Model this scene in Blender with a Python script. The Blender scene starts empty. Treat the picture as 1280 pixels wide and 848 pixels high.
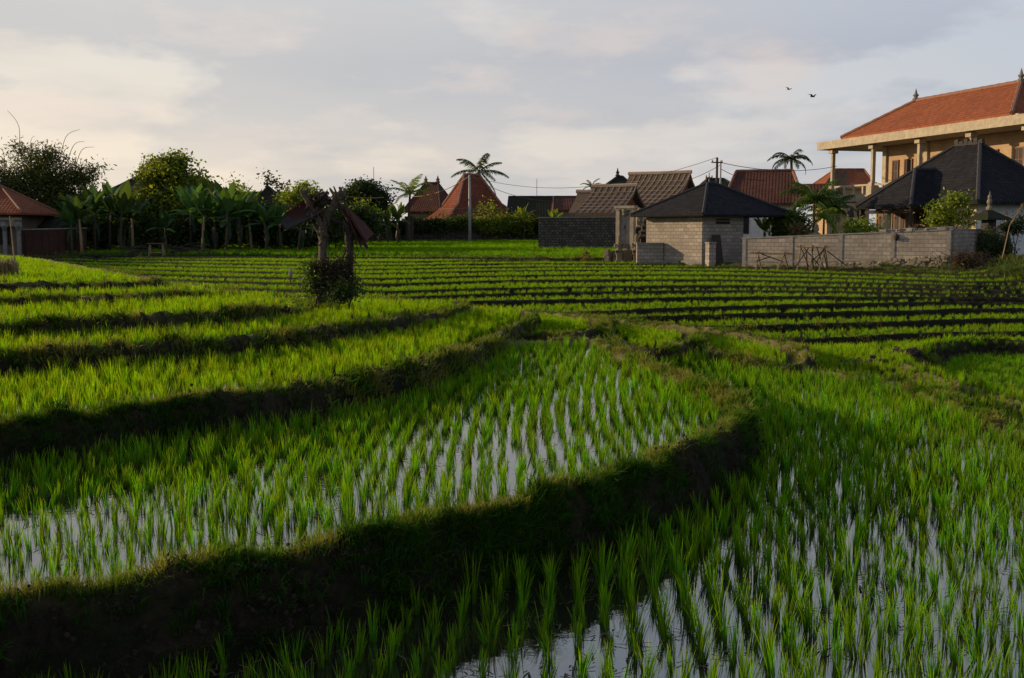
import bpy, math, random
import numpy as np
from mathutils import Vector, Matrix
random.seed(7); rng = np.random.default_rng(11)
SC = bpy.context.scene; COL = SC.collection
F = 1400.0; HZ = 290.0; CH = 2.6
PIT = math.atan((424 - HZ) / F); CP, SP = math.cos(PIT), math.sin(PIT)
R = math.radians

# ---------- placement helpers: where a feature of the photographed place stands in metres
def ray(px, py):
    u = (px - 640) / F; v = (424 - py) / F
    return u, CP + v * SP, -SP + v * CP
def W(px, py, Y):
    u, dy, dz = ray(px, py); t = Y / dy
    return Vector((u * t, Y, CH + dz * t))
def G(px, py, z):
    u, dy, dz = ray(px, py); t = (z - CH) / dz
    return (u * t, dy * t)

# ---------- properties
def tag(o, label=None, cat=None, group=None, kind=None):
    if label: o['label'] = label
    if cat: o['category'] = cat
    if group: o['group'] = group
    if kind: o['kind'] = kind
    return o
def thing(name, label, cat, loc=(0, 0, 0), rotz=0.0, group=None):
    o = bpy.data.objects.new(name, None); COL.objects.link(o)
    o.location = loc; o.rotation_euler = (0, 0, rotz); o.empty_display_size = .2
    return tag(o, label, cat, group)
def world_of(o):
    m = Matrix.Identity(4); chain = []
    while o: chain.append(o); o = o.parent
    for c in reversed(chain):
        m = m @ Matrix.Translation(c.location) @ Matrix.Rotation(c.rotation_euler.z, 4, 'Z')
    return m

class MB:
    def __init__(s): s.V = []; s.Fc = []; s.A = []
    def add(s, vs, fs, a=0.5):
        n = len(s.V); s.V += [tuple(v) for v in vs]; s.Fc += [tuple(i + n for i in f) for f in fs]
        s.A += (list(a) if hasattr(a, '__len__') else [a] * len(vs)); return s
    def box(s, c, d, rz=0.0, rx=0.0, ry=0.0, top=1.0):
        hx, hy, hz = d[0] / 2, d[1] / 2, d[2] / 2
        M = Matrix.Rotation(rz, 3, 'Z') @ Matrix.Rotation(ry, 3, 'Y') @ Matrix.Rotation(rx, 3, 'X')
        vs = []
        for z in (-hz, hz):
            k = top if z > 0 else 1
            for x, y in ((-hx, -hy), (hx, -hy), (hx, hy), (-hx, hy)):
                vs.append(M @ Vector((x * k, y * k, z)) + Vector(c))
        return s.add(vs, [(3, 2, 1, 0), (4, 5, 6, 7), (0, 1, 5, 4), (1, 2, 6, 5), (2, 3, 7, 6), (3, 0, 4, 7)])
    def bx(s, x0, x1, y0, y1, z0, z1): return s.box(((x0+x1)/2, (y0+y1)/2, (z0+z1)/2), (abs(x1-x0), abs(y1-y0), abs(z1-z0)))
    def tube(s, pts, rad, n=6, cap=True, a=0.5):
        pts = [Vector(p) for p in pts]
        if not hasattr(rad, '__len__'): rad = [rad] * len(pts)
        vs = []; up = None
        for i, p in enumerate(pts):
            d = (pts[min(i+1, len(pts)-1)] - pts[max(i-1, 0)])
            d = d.normalized() if d.length > 1e-9 else Vector((0, 0, 1))
            if up is None:
                up = d.cross(Vector((0, 1, 0)) if abs(d.y) < .9 else Vector((1, 0, 0))).normalized()
            up = (up - d * up.dot(d)).normalized(); w = d.cross(up)
            for k in range(n):
                t = 2 * math.pi * k / n
                vs.append(p + (up * math.cos(t) + w * math.sin(t)) * rad[i])
        fs = []
        for i in range(len(pts) - 1):
            for k in range(n):
                k2 = (k + 1) % n
                fs.append((i*n+k, i*n+k2, (i+1)*n+k2, (i+1)*n+k))
        if cap: fs += [tuple(reversed(range(n))), tuple(range((len(pts)-1)*n, len(pts)*n))]
        return s.add(vs, fs, a)
    def lathe(s, c, prof, n=10):
        vs = []; fs = []
        for (r, z) in prof:
            for k in range(n):
                t = 2*math.pi*k/n; vs.append((c[0]+r*math.cos(t), c[1]+r*math.sin(t), c[2]+z))
        for i in range(len(prof)-1):
            for k in range(n):
                k2 = (k+1) % n; fs.append((i*n+k, i*n+k2, (i+1)*n+k2, (i+1)*n+k))
        fs += [tuple(reversed(range(n))), tuple(range((len(prof)-1)*n, len(prof)*n))]
        return s.add(vs, fs)
    def build(s, name, mat, parent=None, smooth=False, world=False, loc=None, uv=True):
        me = bpy.data.meshes.new(name)
        V = np.array(s.V, dtype=float).reshape(-1, 3)
        if world and parent is not None:
            Mi = np.array(world_of(parent).inverted()); V = V @ Mi[:3, :3].T + Mi[:3, 3]
        if loc is not None and parent is None: V = V - np.array(loc)
        me.from_pydata(V.tolist(), [], s.Fc)
        me.update()
        at = me.attributes.new('v', 'FLOAT', 'POINT'); at.data.foreach_set('value', np.array(s.A, dtype=np.float32))
        if uv and len(s.Fc) < 30000:
            uvl = me.uv_layers.new(name='UVMap')
            nl = len(me.loops); vi = np.empty(nl, int); me.loops.foreach_get('vertex_index', vi)
            co = np.empty(len(V)*3); me.vertices.foreach_get('co', co); co = co.reshape(-1, 3)
            nf = len(me.polygons); nr = np.empty(nf*3); me.polygons.foreach_get('normal', nr); nr = nr.reshape(-1, 3)
            lt = np.empty(nf, int); me.polygons.foreach_get('loop_total', lt)
            fi = np.repeat(np.arange(nf), lt); N = nr[fi]
            T = np.stack([-N[:, 1], N[:, 0], np.zeros(nl)], 1); L = np.linalg.norm(T, axis=1)
            T[L < .05] = (1, 0, 0); L[L < .05] = 1; T /= L[:, None]
            B = np.cross(N, T); P = co[vi]
            uvl.data.foreach_set('uv', np.stack([(P*T).sum(1), (P*B).sum(1)], 1).ravel())
        if smooth: me.polygons.foreach_set('use_smooth', np.ones(len(me.polygons), bool))
        if mat: me.materials.append(mat)
        o = bpy.data.objects.new(name, me); COL.objects.link(o)
        if parent is not None: o.parent = parent
        elif loc is not None: o.location = loc
        return o

# ---------- materials
class NT:
    def __init__(s, nt): s.nt = nt; s.n = nt.nodes; s.l = nt.links
    def new(s, t, **k):
        n = s.n.new(t)
        for a, b in k.items(): setattr(n, a, b)
        return n
    def link(s, a, b): s.l.new(a, b)
    def val(s, sock, v):
        if isinstance(v, bpy.types.NodeSocket): s.l.new(v, sock)
        else: sock.default_value = v
    def mix(s, f, a, b, mode='MIX'):
        m = s.new('ShaderNodeMix', data_type='RGBA', blend_type=mode)
        s.val(m.inputs[0], f); s.val(m.inputs[6], c4(a)); s.val(m.inputs[7], c4(b)); return m.outputs[2]
    def math(s, op, a, b=0.0, clamp=False):
        m = s.new('ShaderNodeMath', operation=op, use_clamp=clamp)
        s.val(m.inputs[0], a); s.val(m.inputs[1], b); return m.outputs[0]
    def noise(s, vec, scale, detail=4, rough=.55):
        n = s.new('ShaderNodeTexNoise'); n.inputs['Scale'].default_value = scale
        n.inputs['Detail'].default_value = detail; n.inputs['Roughness'].default_value = rough
        if vec is not None: s.l.new(vec, n.inputs['Vector'])
        return n.outputs['Fac']
    def ramp(s, f, stops):
        r = s.new('ShaderNodeValToRGB'); e = r.color_ramp.elements
        while len(e) < len(stops): e.new(.5)
        for i, (p, c) in enumerate(stops): e[i].position = p; e[i].color = c4(c)
        s.val(r.inputs[0], f); return r.outputs[0]
    def attr(s, name):
        a = s.new('ShaderNodeAttribute'); a.attribute_name = name; return a.outputs['Fac']
def c4(c):
    if isinstance(c, bpy.types.NodeSocket): return c
    if isinstance(c, (int, float)): return (c, c, c, 1)
    return tuple(c) if len(c) == 4 else tuple(c) + (1,)
def newmat(name):
    m = bpy.data.materials.new(name); m.use_nodes = True; t = NT(m.node_tree)
    t.n.clear(); out = t.new('ShaderNodeOutputMaterial'); return m, t, out
def bsdf(t, out, col, rough=.8, bump=None, bstr=.3, bdist=.02, spec=.3, metal=0):
    b = t.new('ShaderNodeBsdfPrincipled'); t.val(b.inputs['Base Color'], c4(col)); t.val(b.inputs['Roughness'], rough)
    b.inputs['Specular IOR Level'].default_value = spec; b.inputs['Metallic'].default_value = metal
    if bump is not None:
        bp = t.new('ShaderNodeBump'); bp.inputs['Strength'].default_value = bstr; bp.inputs['Distance'].default_value = bdist
        t.val(bp.inputs['Height'], bump); t.link(bp.outputs[0], b.inputs['Normal'])
    t.link(b.outputs[0], out.inputs['Surface']); return b
def mat_plain(name, c1, c2=None, scale=1.5, rough=.8, bstr=.25, spec=.25, grime=0.0, metal=0):
    m, t, out = newmat(name); tc = t.new('ShaderNodeTexCoord').outputs['Object']
    c2 = c2 or tuple(x * .65 for x in c1)
    f = t.noise(tc, scale, 6, .65); f2 = t.noise(tc, scale * 9, 4)
    col = t.mix(t.ramp(f, [(.35, 0), (.68, 1)]), c1, c2)
    col = t.mix(t.math('MULTIPLY', f2, .35), col, tuple(x * .5 for x in c1))
    if grime:
        s = t.new('ShaderNodeSeparateXYZ'); t.link(tc, s.inputs[0])
        g = t.math('MULTIPLY', t.ramp(t.noise(tc, scale * 2.5, 5, .7), [(.4, 0), (.7, 1)]), grime)
        col = t.mix(g, col, (.04, .037, .03))
    bsdf(t, out, col, rough, f2, bstr, .03, spec, metal); return m
def mat_brick(name, c1, c2, mortar, bw, bh, ms=.012, stain=.5, bstr=.5, off=.5, squash=1.0, noise_amt=.5, rough=.85):
    m, t, out = newmat(name); uv = t.new('ShaderNodeTexCoord').outputs['UV']; ob = t.new('ShaderNodeTexCoord').outputs['Object']
    b = t.new('ShaderNodeTexBrick'); t.link(uv, b.inputs['Vector']); b.offset = off
    b.inputs['Scale'].default_value = 1; b.inputs['Brick Width'].default_value = bw; b.inputs['Row Height'].default_value = bh
    b.inputs['Mortar Size'].default_value = ms; b.inputs['Mortar Smooth'].default_value = .3; b.inputs['Bias'].default_value = 0
    b.inputs['Color1'].default_value = c4(c1); b.inputs['Color2'].default_value = c4(c2); b.inputs['Mortar'].default_value = c4(mortar)
    n1 = t.noise(ob, .7, 5, .65); n2 = t.noise(ob, 7, 5, .6)
    col = t.mix(t.math('MULTIPLY', t.ramp(n1, [(.4, 0), (.7, 1)]), stain), b.outputs['Color'], tuple(x * .4 for x in c1))
    col = t.mix(t.math('MULTIPLY', n2, noise_amt), col, tuple(x * .45 for x in c2))
    h = t.math('ADD', t.math('MULTIPLY', b.outputs['Fac'], -1.0), t.math('MULTIPLY', n2, .5))
    bsdf(t, out, col, rough, h, bstr, .02, .2); return m
def mat_tiles(name, c1, c2, w=.24, h=.3, stain=.5, moss=None, bs=.55):
    m, t, out = newmat(name); uv = t.new('ShaderNodeTexCoord').outputs['UV']; ob = t.new('ShaderNodeTexCoord').outputs['Object']
    b = t.new('ShaderNodeTexBrick'); t.link(uv, b.inputs['Vector']); b.offset = .0
    b.inputs['Scale'].default_value = 1; b.inputs['Brick Width'].default_value = w; b.inputs['Row Height'].default_value = h
    b.inputs['Mortar Size'].default_value = .02; b.inputs['Mortar Smooth'].default_value = .4
    b.inputs['Color1'].default_value = c4(c1); b.inputs['Color2'].default_value = c4(c2); b.inputs['Mortar'].default_value = c4(tuple(x*.25 for x in c1))
    s = t.new('ShaderNodeSeparateXYZ'); t.link(uv, s.inputs[0])
    saw = t.math('FRACT', t.math('DIVIDE', s.outputs[1], h))
    wav = t.math('SINE', t.math('MULTIPLY', s.outputs[0], 2 * math.pi / w))
    hgt = t.math('ADD', t.math('MULTIPLY', saw, -.7), t.math('MULTIPLY', wav, .4))
    n1 = t.noise(ob, .5, 6, .7); n2 = t.noise(ob, 5, 4)
    col = t.mix(t.math('MULTIPLY', t.ramp(n1, [(.42, 0), (.68, 1)]), stain), b.outputs['Color'], tuple(x * .35 for x in c1))
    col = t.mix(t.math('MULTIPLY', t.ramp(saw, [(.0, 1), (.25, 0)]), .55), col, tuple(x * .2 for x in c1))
    col = t.mix(t.math('MULTIPLY', n2, .35), col, tuple(x * .5 for x in c1))
    if moss: col = t.mix(t.ramp(t.noise(ob, .9, 5, .7), [(.45, 0), (.6, 1)]), col, moss)
    bsdf(t, out, col, .9, hgt, bs, .05, .12); return m
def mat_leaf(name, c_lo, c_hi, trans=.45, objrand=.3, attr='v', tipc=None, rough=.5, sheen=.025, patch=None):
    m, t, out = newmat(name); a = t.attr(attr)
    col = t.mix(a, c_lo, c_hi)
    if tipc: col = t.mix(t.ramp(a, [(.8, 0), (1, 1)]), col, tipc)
    r = t.new('ShaderNodeObjectInfo').outputs['Random']
    h = t.new('ShaderNodeHueSaturation'); t.link(col, h.inputs['Color'])
    t.link(t.math('ADD', t.math('MULTIPLY', r, objrand), 1 - objrand / 2), h.inputs['Value'])
    t.link(t.math('ADD', t.math('MULTIPLY', r, objrand * .09), .5 - objrand * .045), h.inputs['Hue'])
    col = h.outputs[0]
    if patch:
        g = t.new('ShaderNodeNewGeometry').outputs['Position']
        col = t.mix(t.math('MULTIPLY', t.ramp(t.noise(g, patch[0], 3), [(.42, 0), (.62, 1)]), patch[2]), col, patch[1])
    d = t.new('ShaderNodeBsdfDiffuse'); t.link(col, d.inputs[0])
    tr = t.new('ShaderNodeBsdfTranslucent'); t.link(t.mix(.55, col, (.30, .36, .02), 'MIX') if False else t.mix(1.0, col, (1.35, 1.25, .5), 'MULTIPLY'), tr.inputs[0])
    mx = t.new('ShaderNodeMixShader'); mx.inputs[0].default_value = trans; t.link(d.outputs[0], mx.inputs[1]); t.link(tr.outputs[0], mx.inputs[2])
    gl = t.new('ShaderNodeBsdfGlossy'); gl.inputs['Roughness'].default_value = rough; gl.inputs[0].default_value = (.8, .85, .8, 1)
    m2 = t.new('ShaderNodeMixShader'); m2.inputs[0].default_value = sheen; t.link(mx.outputs[0], m2.inputs[1]); t.link(gl.outputs[0], m2.inputs[2])
    t.link(m2.outputs[0], out.inputs['Surface']); return m

# ---------- camera, world, sun
SUN = Vector((-1, .34, 0)).normalized(); ELEV = R(13.5)
SUNV = Vector((SUN.x * math.cos(ELEV), SUN.y * math.cos(ELEV), math.sin(ELEV)))
cam = bpy.data.objects.new('camera', bpy.data.cameras.new('camera')); COL.objects.link(cam)
cam.location = (0, 0, CH); cam.rotation_euler = (math.pi / 2 - PIT, 0, 0)
cam.data.sensor_width = 36; cam.data.lens = 36 * F / 1280; cam.data.clip_start = .1; cam.data.clip_end = 9000
SC.camera = cam
sl = bpy.data.lights.new('sun', 'SUN'); sl.energy = 5.0; sl.angle = R(.55); sl.color = (1, .75, .46)
so = bpy.data.objects.new('sun', sl); COL.objects.link(so); so.location = (-30, 10, 20)
so.rotation_euler = SUNV.to_track_quat('Z', 'Y').to_euler()
wd = bpy.data.worlds.new('World'); SC.world = wd; wd.use_nodes = True
t = NT(wd.node_tree); t.n.clear()
wo = t.new('ShaderNodeOutputWorld'); bg = t.new('ShaderNodeBackground'); t.link(bg.outputs[0], wo.inputs[0])
sky = t.new('ShaderNodeTexSky'); sky.sky_type = 'NISHITA'; sky.sun_disc = False; sky.sun_elevation = ELEV
sky.sun_rotation = math.atan2(SUN.x, SUN.y); sky.air_density = 1.1; sky.dust_density = 2.2; sky.ozone_density = 2.0; sky.altitude = 0
gen = t.new('ShaderNodeTexCoord').outputs['Generated']
sx = t.new('ShaderNodeSeparateXYZ'); t.link(gen, sx.inputs[0])
zc = t.math('ADD', t.math('MAXIMUM', sx.outputs[2], 0.0), .10)
cx = t.new('ShaderNodeCombineXYZ')
t.link(t.math('DIVIDE', sx.outputs[0], zc), cx.inputs[0]); t.link(t.math('DIVIDE', sx.outputs[1], zc), cx.inputs[1])
mp = t.new('ShaderNodeMapping'); mp.inputs['Scale'].default_value = (.42, .34, 1); mp.inputs['Location'].default_value = (7.9, 4.4, 0)
t.link(cx.outputs[0], mp.inputs[0])
n1 = t.noise(mp.outputs[0], 1.5, 9, .56); n2 = t.noise(mp.outputs[0], .9, 3, .5)
# clouds are brighter and pinker towards the sun, greyer away from it
dotp = t.new('ShaderNodeVectorMath', operation='DOT_PRODUCT'); t.link(gen, dotp.inputs[0]); dotp.inputs[1].default_value = tuple(SUN)
side = t.ramp(dotp.outputs['Value'], [(.0, 0), (.9, 1)])
sd2 = t.math('ADD', t.math('MULTIPLY', dotp.outputs['Value'], 1.0), .10, True)   # 0 right .. 1 left
lowz = t.ramp(sx.outputs[2], [(.0, 1), (.28, 0)])
base = t.mix(lowz, t.mix(sd2, (4.7, 5.3, 6.3), (5.7, 6.0, 6.3)), t.mix(sd2, (5.8, 5.8, 6.0), (11.2, 9.0, 6.2)))
cloudd = t.mix(sd2, (3.8, 4.3, 5.2), (6.8, 6.2, 5.4))
cloudl = t.mix(sd2, (6.2, 5.4, 5.2), (9.0, 7.7, 6.3))
cf = t.ramp(n1, [(.42, 0), (.60, 1)])
cl = t.mix(t.ramp(t.math('ADD', n1, t.math('MULTIPLY', n2, .5)), [(.66, 0), (.86, 1)]), cloudl, cloudd)
c_all = t.mix(t.math('MULTIPLY', cf, .75), base, cl)
# long grey-lilac cloud bank low over the horizon with lit edges
mpb = t.new('ShaderNodeMapping'); mpb.inputs['Scale'].default_value = (2.9, 2.9, 8.5); mpb.inputs['Location'].default_value = (.6, .2, .35); t.link(gen, mpb.inputs[0])
nb1 = t.noise(mpb.outputs[0], 1.5, 9, .52); nb2 = t.noise(mpb.outputs[0], 2.6, 9, .6)
band = t.ramp(sx.outputs[2], [(.03, .25), (.10, .8), (.145, 1), (.19, .55), (.30, .3)])
bm_ = t.math('MULTIPLY', t.ramp(nb1, [(.46, 0), (.53, 1)]), band)
c_all = t.mix(t.math('MULTIPLY', bm_, .8), c_all, t.mix(sd2, (3.7, 4.1, 5.0), (5.8, 5.5, 5.3)))
em_ = t.math('MULTIPLY', t.math('MULTIPLY', t.ramp(nb2, [(.50, 0), (.66, 1)]), band), .55)
c_all = t.mix(em_, c_all, t.mix(sd2, (6.4, 5.5, 5.3), (9.2, 7.6, 6.4)))
hi = t.ramp(sx.outputs[2], [(.30, 0), (.42, .22), (.80, 1)])
c_all = t.mix(hi, c_all, (1.1, 1.6, 2.8))
skc = t.mix(.12, c_all, sky.outputs[0])
t.link(skc, bg.inputs[0]); bg.inputs[1].default_value = .114
SC.view_settings.view_transform = 'Standard'; SC.view_settings.look = 'None'; SC.view_settings.exposure = 0

# ================= TERRAIN =================
def smooth(t): t = np.clip(t, 0, 1); return t * t * (3 - 2 * t)
PXK = [-600, 0, 200, 450, 640, 900, 1150, 1280, 2000]
ST = [  # level reached beyond the bank, and the bank's course
 (-.12, [440, 438, 438, 438, 436, 433, 421, 419, 415]),
 (-.04, [424, 424, 423, 421, 418, 412, 405, 402, 396]),
 (.05, [398, 400, 408, 409, 406, 396.5, 391.5, 389, 386]),
 (.13, [386, 388, 396, 399, 396.5, 386.5, 381, 380, 379]),
 (.21, [368, 372, 380, 383, 379, 374.5, 374.5, 375, 374]),
 (.29, [355, 360, 368, 374, 369, 365, 368, 369.5, 370]),
 (.37, [346, 350, 359, 366, 362, 359, 362, 364, 365]),
 (.45, [340, 344, 351, 357, 352.5, 351.5, 357, 359, 360]),
 (.52, [334, 338, 345, 350, 346, 345.5, 352, 354.5, 356]),
 (.58, [329, 333, 339, 343.5, 339.8, 340, 347, 350, 352]),
 (.64, [325, 329, 334, 338, 335.2, 336, 343, 346, 348]),
 (.72, [321.5, 325.5, 329.5, 333, 330.8, 332.5, 339, 342, 345]),
 (.80, [318.5, 322.5, 326, 328.5, 327, 328.5, 336, 339, 342]),
 (.92, [316, 319, 321.5, 322.5, 324, 326, 332, 335, 338])]
def crm(P, n=8, closed=True):
    P = np.array(P, float); out = []
    m = len(P)
    for i in range(m if closed else m - 1):
        p0, p1, p2, p3 = P[(i-1) % m], P[i], P[(i+1) % m], P[(i+2) % m]
        if not closed:
            if i == 0: p0 = P[0]
            if i == m - 2: p3 = P[-1]
        for k in range(n):
            s = k / n
            out.append(.5*((2*p1)+(-p0+p2)*s+(2*p0-5*p1+4*p2-p3)*s*s+(-p0+3*p1-3*p2+p3)*s**3))
    if not closed: out.append(P[-1])
    return np.array(out)
STC = []; prevz = -.2
for z, ys in ST:
    P = crm(list(zip(PXK, ys)), 6, False)
    q = [G(a, b, z) for a, b in P]
    STC.append((z, np.array([x / y for x, y in q]), np.array([y for x, y in q])))
def px2w(L, z): return [G(q[0], q[1], q[2] if len(q) > 2 else z) for q in L]
TAPER = {'L2': (-.075, .018, .19), 'L3': (-.13, -.045, .15), 'L4': (-.24, -.168, .15), 'L5': (-.31, -.25, .12)}
def smoothed(P, it=2):
    P = np.array(P, float)
    for _ in range(it):
        Q = np.roll(P, -1, 0); P = np.stack([.75*P+.25*Q, .25*P+.75*Q], 1).reshape(-1, 2)
    return P
# (name, level, polygon, outer slope width, lip height, lip width)
POLY = [
 ('A', 0.0, px2w([(770,428),(815,440),(880,440),(990,467),(1060,474),(1115,484),(1200,512),(1280,548),(1420,612)], 0) + [(14,4),(14,-14),(-30,-14),(-30,14),(-10,20),(-2,26)], .30, .10, .30),
 ('F', -.40, px2w([(1128,474),(1150,460),(1190,449),(1240,443),(1330,450),(1600,470),(1650,560),(1400,572),(1280,530),(1180,497)], -.40), .25, .2, .30),
 ('P3', .10, px2w([(850,409),(950,426),(1003,440),(1012,452),(990,466),(930,455),(875,443),(862,428)], .1), .25, .11, .24),
 ('P2', .22, px2w([(742,399),(800,407),(868,414),(880,424),(855,438),(820,444),(785,441),(760,428)], .22), .25, .11, .22),
 ('P1', .36, px2w([(655,391),(700,394),(752,401),(757,410),(735,420),(690,424),(636,423),(620,405)], .36), .25, .08, .25),
 ('L1', .41, px2w([(-500,860),(-200,795),(0,752),(75,744),(150,735),(250,716),(325,704),(400,690),(475,669),(560,651),(640,634),(740,606),(840,571),(890,552),(925,531),(936,515),(925,500),(880,481),(840,466),(805,454),(785,444),(766,428),(738,421),(690,424),(638,424),(600,436),(500,460),(300,500),(0,545),(-500,610)], .53), .20, .12, .30),
 ('L2', .74, px2w([(-500,620),(-200,566),(0,534),(75,522),(150,512),(225,504),(300,495),(375,485),(450,472),(525,456),(575,441,.78),(612,424,.74),(640,408,.68),(662,398,.63),(672,392,.60),(650,389,.62),(590,386,.72),(520,396),(300,430),(0,455),(-500,520)], .80), .18, .08, .27),
 ('L3', .99, px2w([(-500,492),(-200,462),(0,446),(100,438),(200,431),(300,424),(400,412),(475,402,1.02),(530,394,.97),(572,386,.90),(584,381,.88),(540,378,.93),(480,376),(430,375),(300,398),(0,412),(-500,450)], 1.04), .17, .07, .25),
 ('L4', 1.20, px2w([(-500,432),(-200,415),(0,407),(100,402),(200,396),(300,391),(375,385,1.18),(405,381,1.13),(412,377,1.12),(370,371),(320,367),(200,372),(0,380),(-500,402)], 1.25), .17, .08, .26),
 ('L5', 1.36, px2w([(-500,390),(-200,380),(0,376),(100,372),(200,368),(270,364),(292,361),(270,357),(200,352),(100,357),(0,361),(-500,370)], 1.40), .17, .06, .25),
 ('L6', 1.50, px2w([(-500,366),(-200,359),(0,357),(60,355.5),(130,354),(190,353),(200,350),(150,341),(95,332),(40,322),(-60,316),(-300,314),(-600,330)], 1.53), .2, .06, .25)]
POLY = [(n, z, smoothed(P, 2), wf, lh, lw) for n, z, P, wf, lh, lw in POLY]
RID = {p[0]: i + 1 for i, p in enumerate(POLY)}
def sdist(X, Y, P):
    D = np.full(X.shape, 1e9); ins = np.zeros(X.shape, bool)
    for i in range(len(P)):
        x0, y0 = P[i]; x1, y1 = P[(i+1) % len(P)]
        dx, dy = x1-x0, y1-y0; L = dx*dx+dy*dy+1e-12
        tt = np.clip(((X-x0)*dx+(Y-y0)*dy)/L, 0, 1)
        D = np.minimum(D, (X-x0-tt*dx)**2+(Y-y0-tt*dy)**2)
        c = ((y0 > Y) != (y1 > Y))
        xi = x0 + (Y - y0) * dx / (dy if abs(dy) > 1e-12 else 1e-12)
        ins ^= c & (X < xi)
    D = np.sqrt(D); return np.where(ins, D, -D)
# smooth value noise on the plane
NG = rng.random((256, 256))
def vn(X, Y, s):
    x = X / s; y = Y / s; xi = np.floor(x).astype(int); yi = np.floor(y).astype(int); fx = smooth(x-xi); fy = smooth(y-yi)
    g = lambda a, b: NG[a % 256, b % 256]
    return (g(xi,yi)*(1-fx)+g(xi+1,yi)*fx)*(1-fy)+(g(xi,yi+1)*(1-fx)+g(xi+1,yi+1)*fx)*fy - .5
def wig(X, Y): return (.10*vn(X, Y, .9) + .09*vn(X+50, Y, .32) + .05*vn(X, Y+9, .13))
def terrain(X, Y, detail=True):
    X = np.asarray(X, float); Y = np.asarray(Y, float)
    Ys = np.maximum(Y, .5); ra = X / Ys
    z = np.full(X.shape, -.2); lip = np.zeros(X.shape); face = np.zeros(X.shape); far = np.zeros(X.shape)
    reg = np.full(X.shape, 100); sin_ = np.full(X.shape, 9.0); lev = np.full(X.shape, -9.0)
    w = wig(X, Y) * (1 if detail else 0)
    zp = -.2
    for k, (zk, rk, yk) in enumerate(STC):
        s = Y - np.interp(ra, rk, yk) + w * 1.4 + .25*vn(X, Y, 4.)
        tt = smooth((s + .16) / .16)
        kk = 1.5 if k < 5 else 1.0; z += (zk - zp) * tt + .07 * kk * np.exp(-((s - .12) / .16) ** 2) - .11 * kk * np.exp(-((s + .45) / .32) ** 2); zp = zk
        face = np.maximum(face, ((s > -(1.05 if k > 4 else .85)) & (s < .01)) * 1.0); lip = np.maximum(lip, .45*np.exp(-((s - .12) / .16) ** 2))
        reg = np.where(s > 0, 101 + k, reg); sin_ = np.where(s > -.25, np.abs(s), sin_)
    Y14 = np.interp(ra, STC[-1][1], STC[-1][2]); s = Y - Y14
    z += np.clip(s / 56, 0, 1) * .8; far = smooth((s - 1) / 3)
    # grassy bank at the right of the place
    mb = np.exp(-(((X - 24.3) / 2.3) ** 2 + ((Y - 47.5) / 4.0) ** 2)); z += 1.25 * mb
    mb2 = smooth((Y - np.interp(X, [8, 12, 20, 30], [62, 58.5, 50.5, 44])) / 3) * smooth((X - 8) / 3); z += .16 * mb2 * (Y < 90)
    bankm = np.clip(mb * 1.5 + mb2, 0, 1) * (s < 40); 
    for i, (n, L, P, wf, lh, lw) in enumerate(POLY):
        bb = (X > P[:,0].min()-1) & (X < P[:,0].max()+1) & (Y > P[:,1].min()-1) & (Y < P[:,1].max()+1)
        if not bb.any(): continue
        x = X[bb]; y = Y[bb]; sd = sdist(x, y, P) + w[bb]
        if n == 'F':
            tt = smooth(sd / wf); lipb = np.exp(-((sd + .2) / .2) ** 2)
            z[bb] = z[bb] + (L - z[bb]) * tt + lh * lipb
            fz = (sd > 0.03) & (sd < wf); rg = sd > wf * .6
        else:
            if n in TAPER: a_, b_, dr_ = TAPER[n]; L = L - dr_ * smooth((ra[bb] - a_) / (b_ - a_))
            tt = smooth((sd + wf) / wf) ** .8
            lipb = np.exp(-((sd - lw * .42) / (lw * .45)) ** 4)
            tgt = L - .10 + (lh + .10) * np.exp(-((np.maximum(sd, lw*.3) - lw * .3) / (lw * .55)) ** 2)
            z[bb] = z[bb] + (tgt - z[bb]) * tt
            fz = (sd > -wf) & (sd < .02); rg = sd > 0
        face[bb] = np.where(fz, 1, np.where(rg, 0, face[bb]))
        lip[bb] = np.where(rg | (lipb > lip[bb]), lipb, lip[bb] * (1 - tt))
        reg[bb] = np.where(rg, i + 1, reg[bb]); sin_[bb] = np.where(rg, sd, np.where(fz, 0, sin_[bb]))
        lev[bb] = np.where(rg, L, lev[bb]); far[bb] = np.where(tt > .5, 0, far[bb]); 
        bm = bankm[bb]; bankm[bb] = np.where(tt > .2, 0, bm)
    if detail:
        z += face * np.clip(16/np.maximum(Y, 1), 0, 1) * (Y < 30) * (.16 * vn(X*1.0, Y, .24) + .10 * np.abs(vn(X+31, Y, .11)))
        m = np.clip(lip + face, 0, 1) * np.clip(1.5 - Y / 40, .25, 1)
        z += m * np.clip(14/np.maximum(Y,1), .35, 1) * (.06 * vn(X, Y, .35) + .08 * vn(X, Y, .13) + .06 * vn(X, Y, .055)) + .03 * vn(X, Y, .5)
    return dict(z=z, lip=lip, face=face, far=far, reg=reg, sd=sin_, lev=lev, bank=bankm)
def gz(x, y): return float(terrain(np.array([x]), np.array([y]), False)['z'][0])

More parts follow.
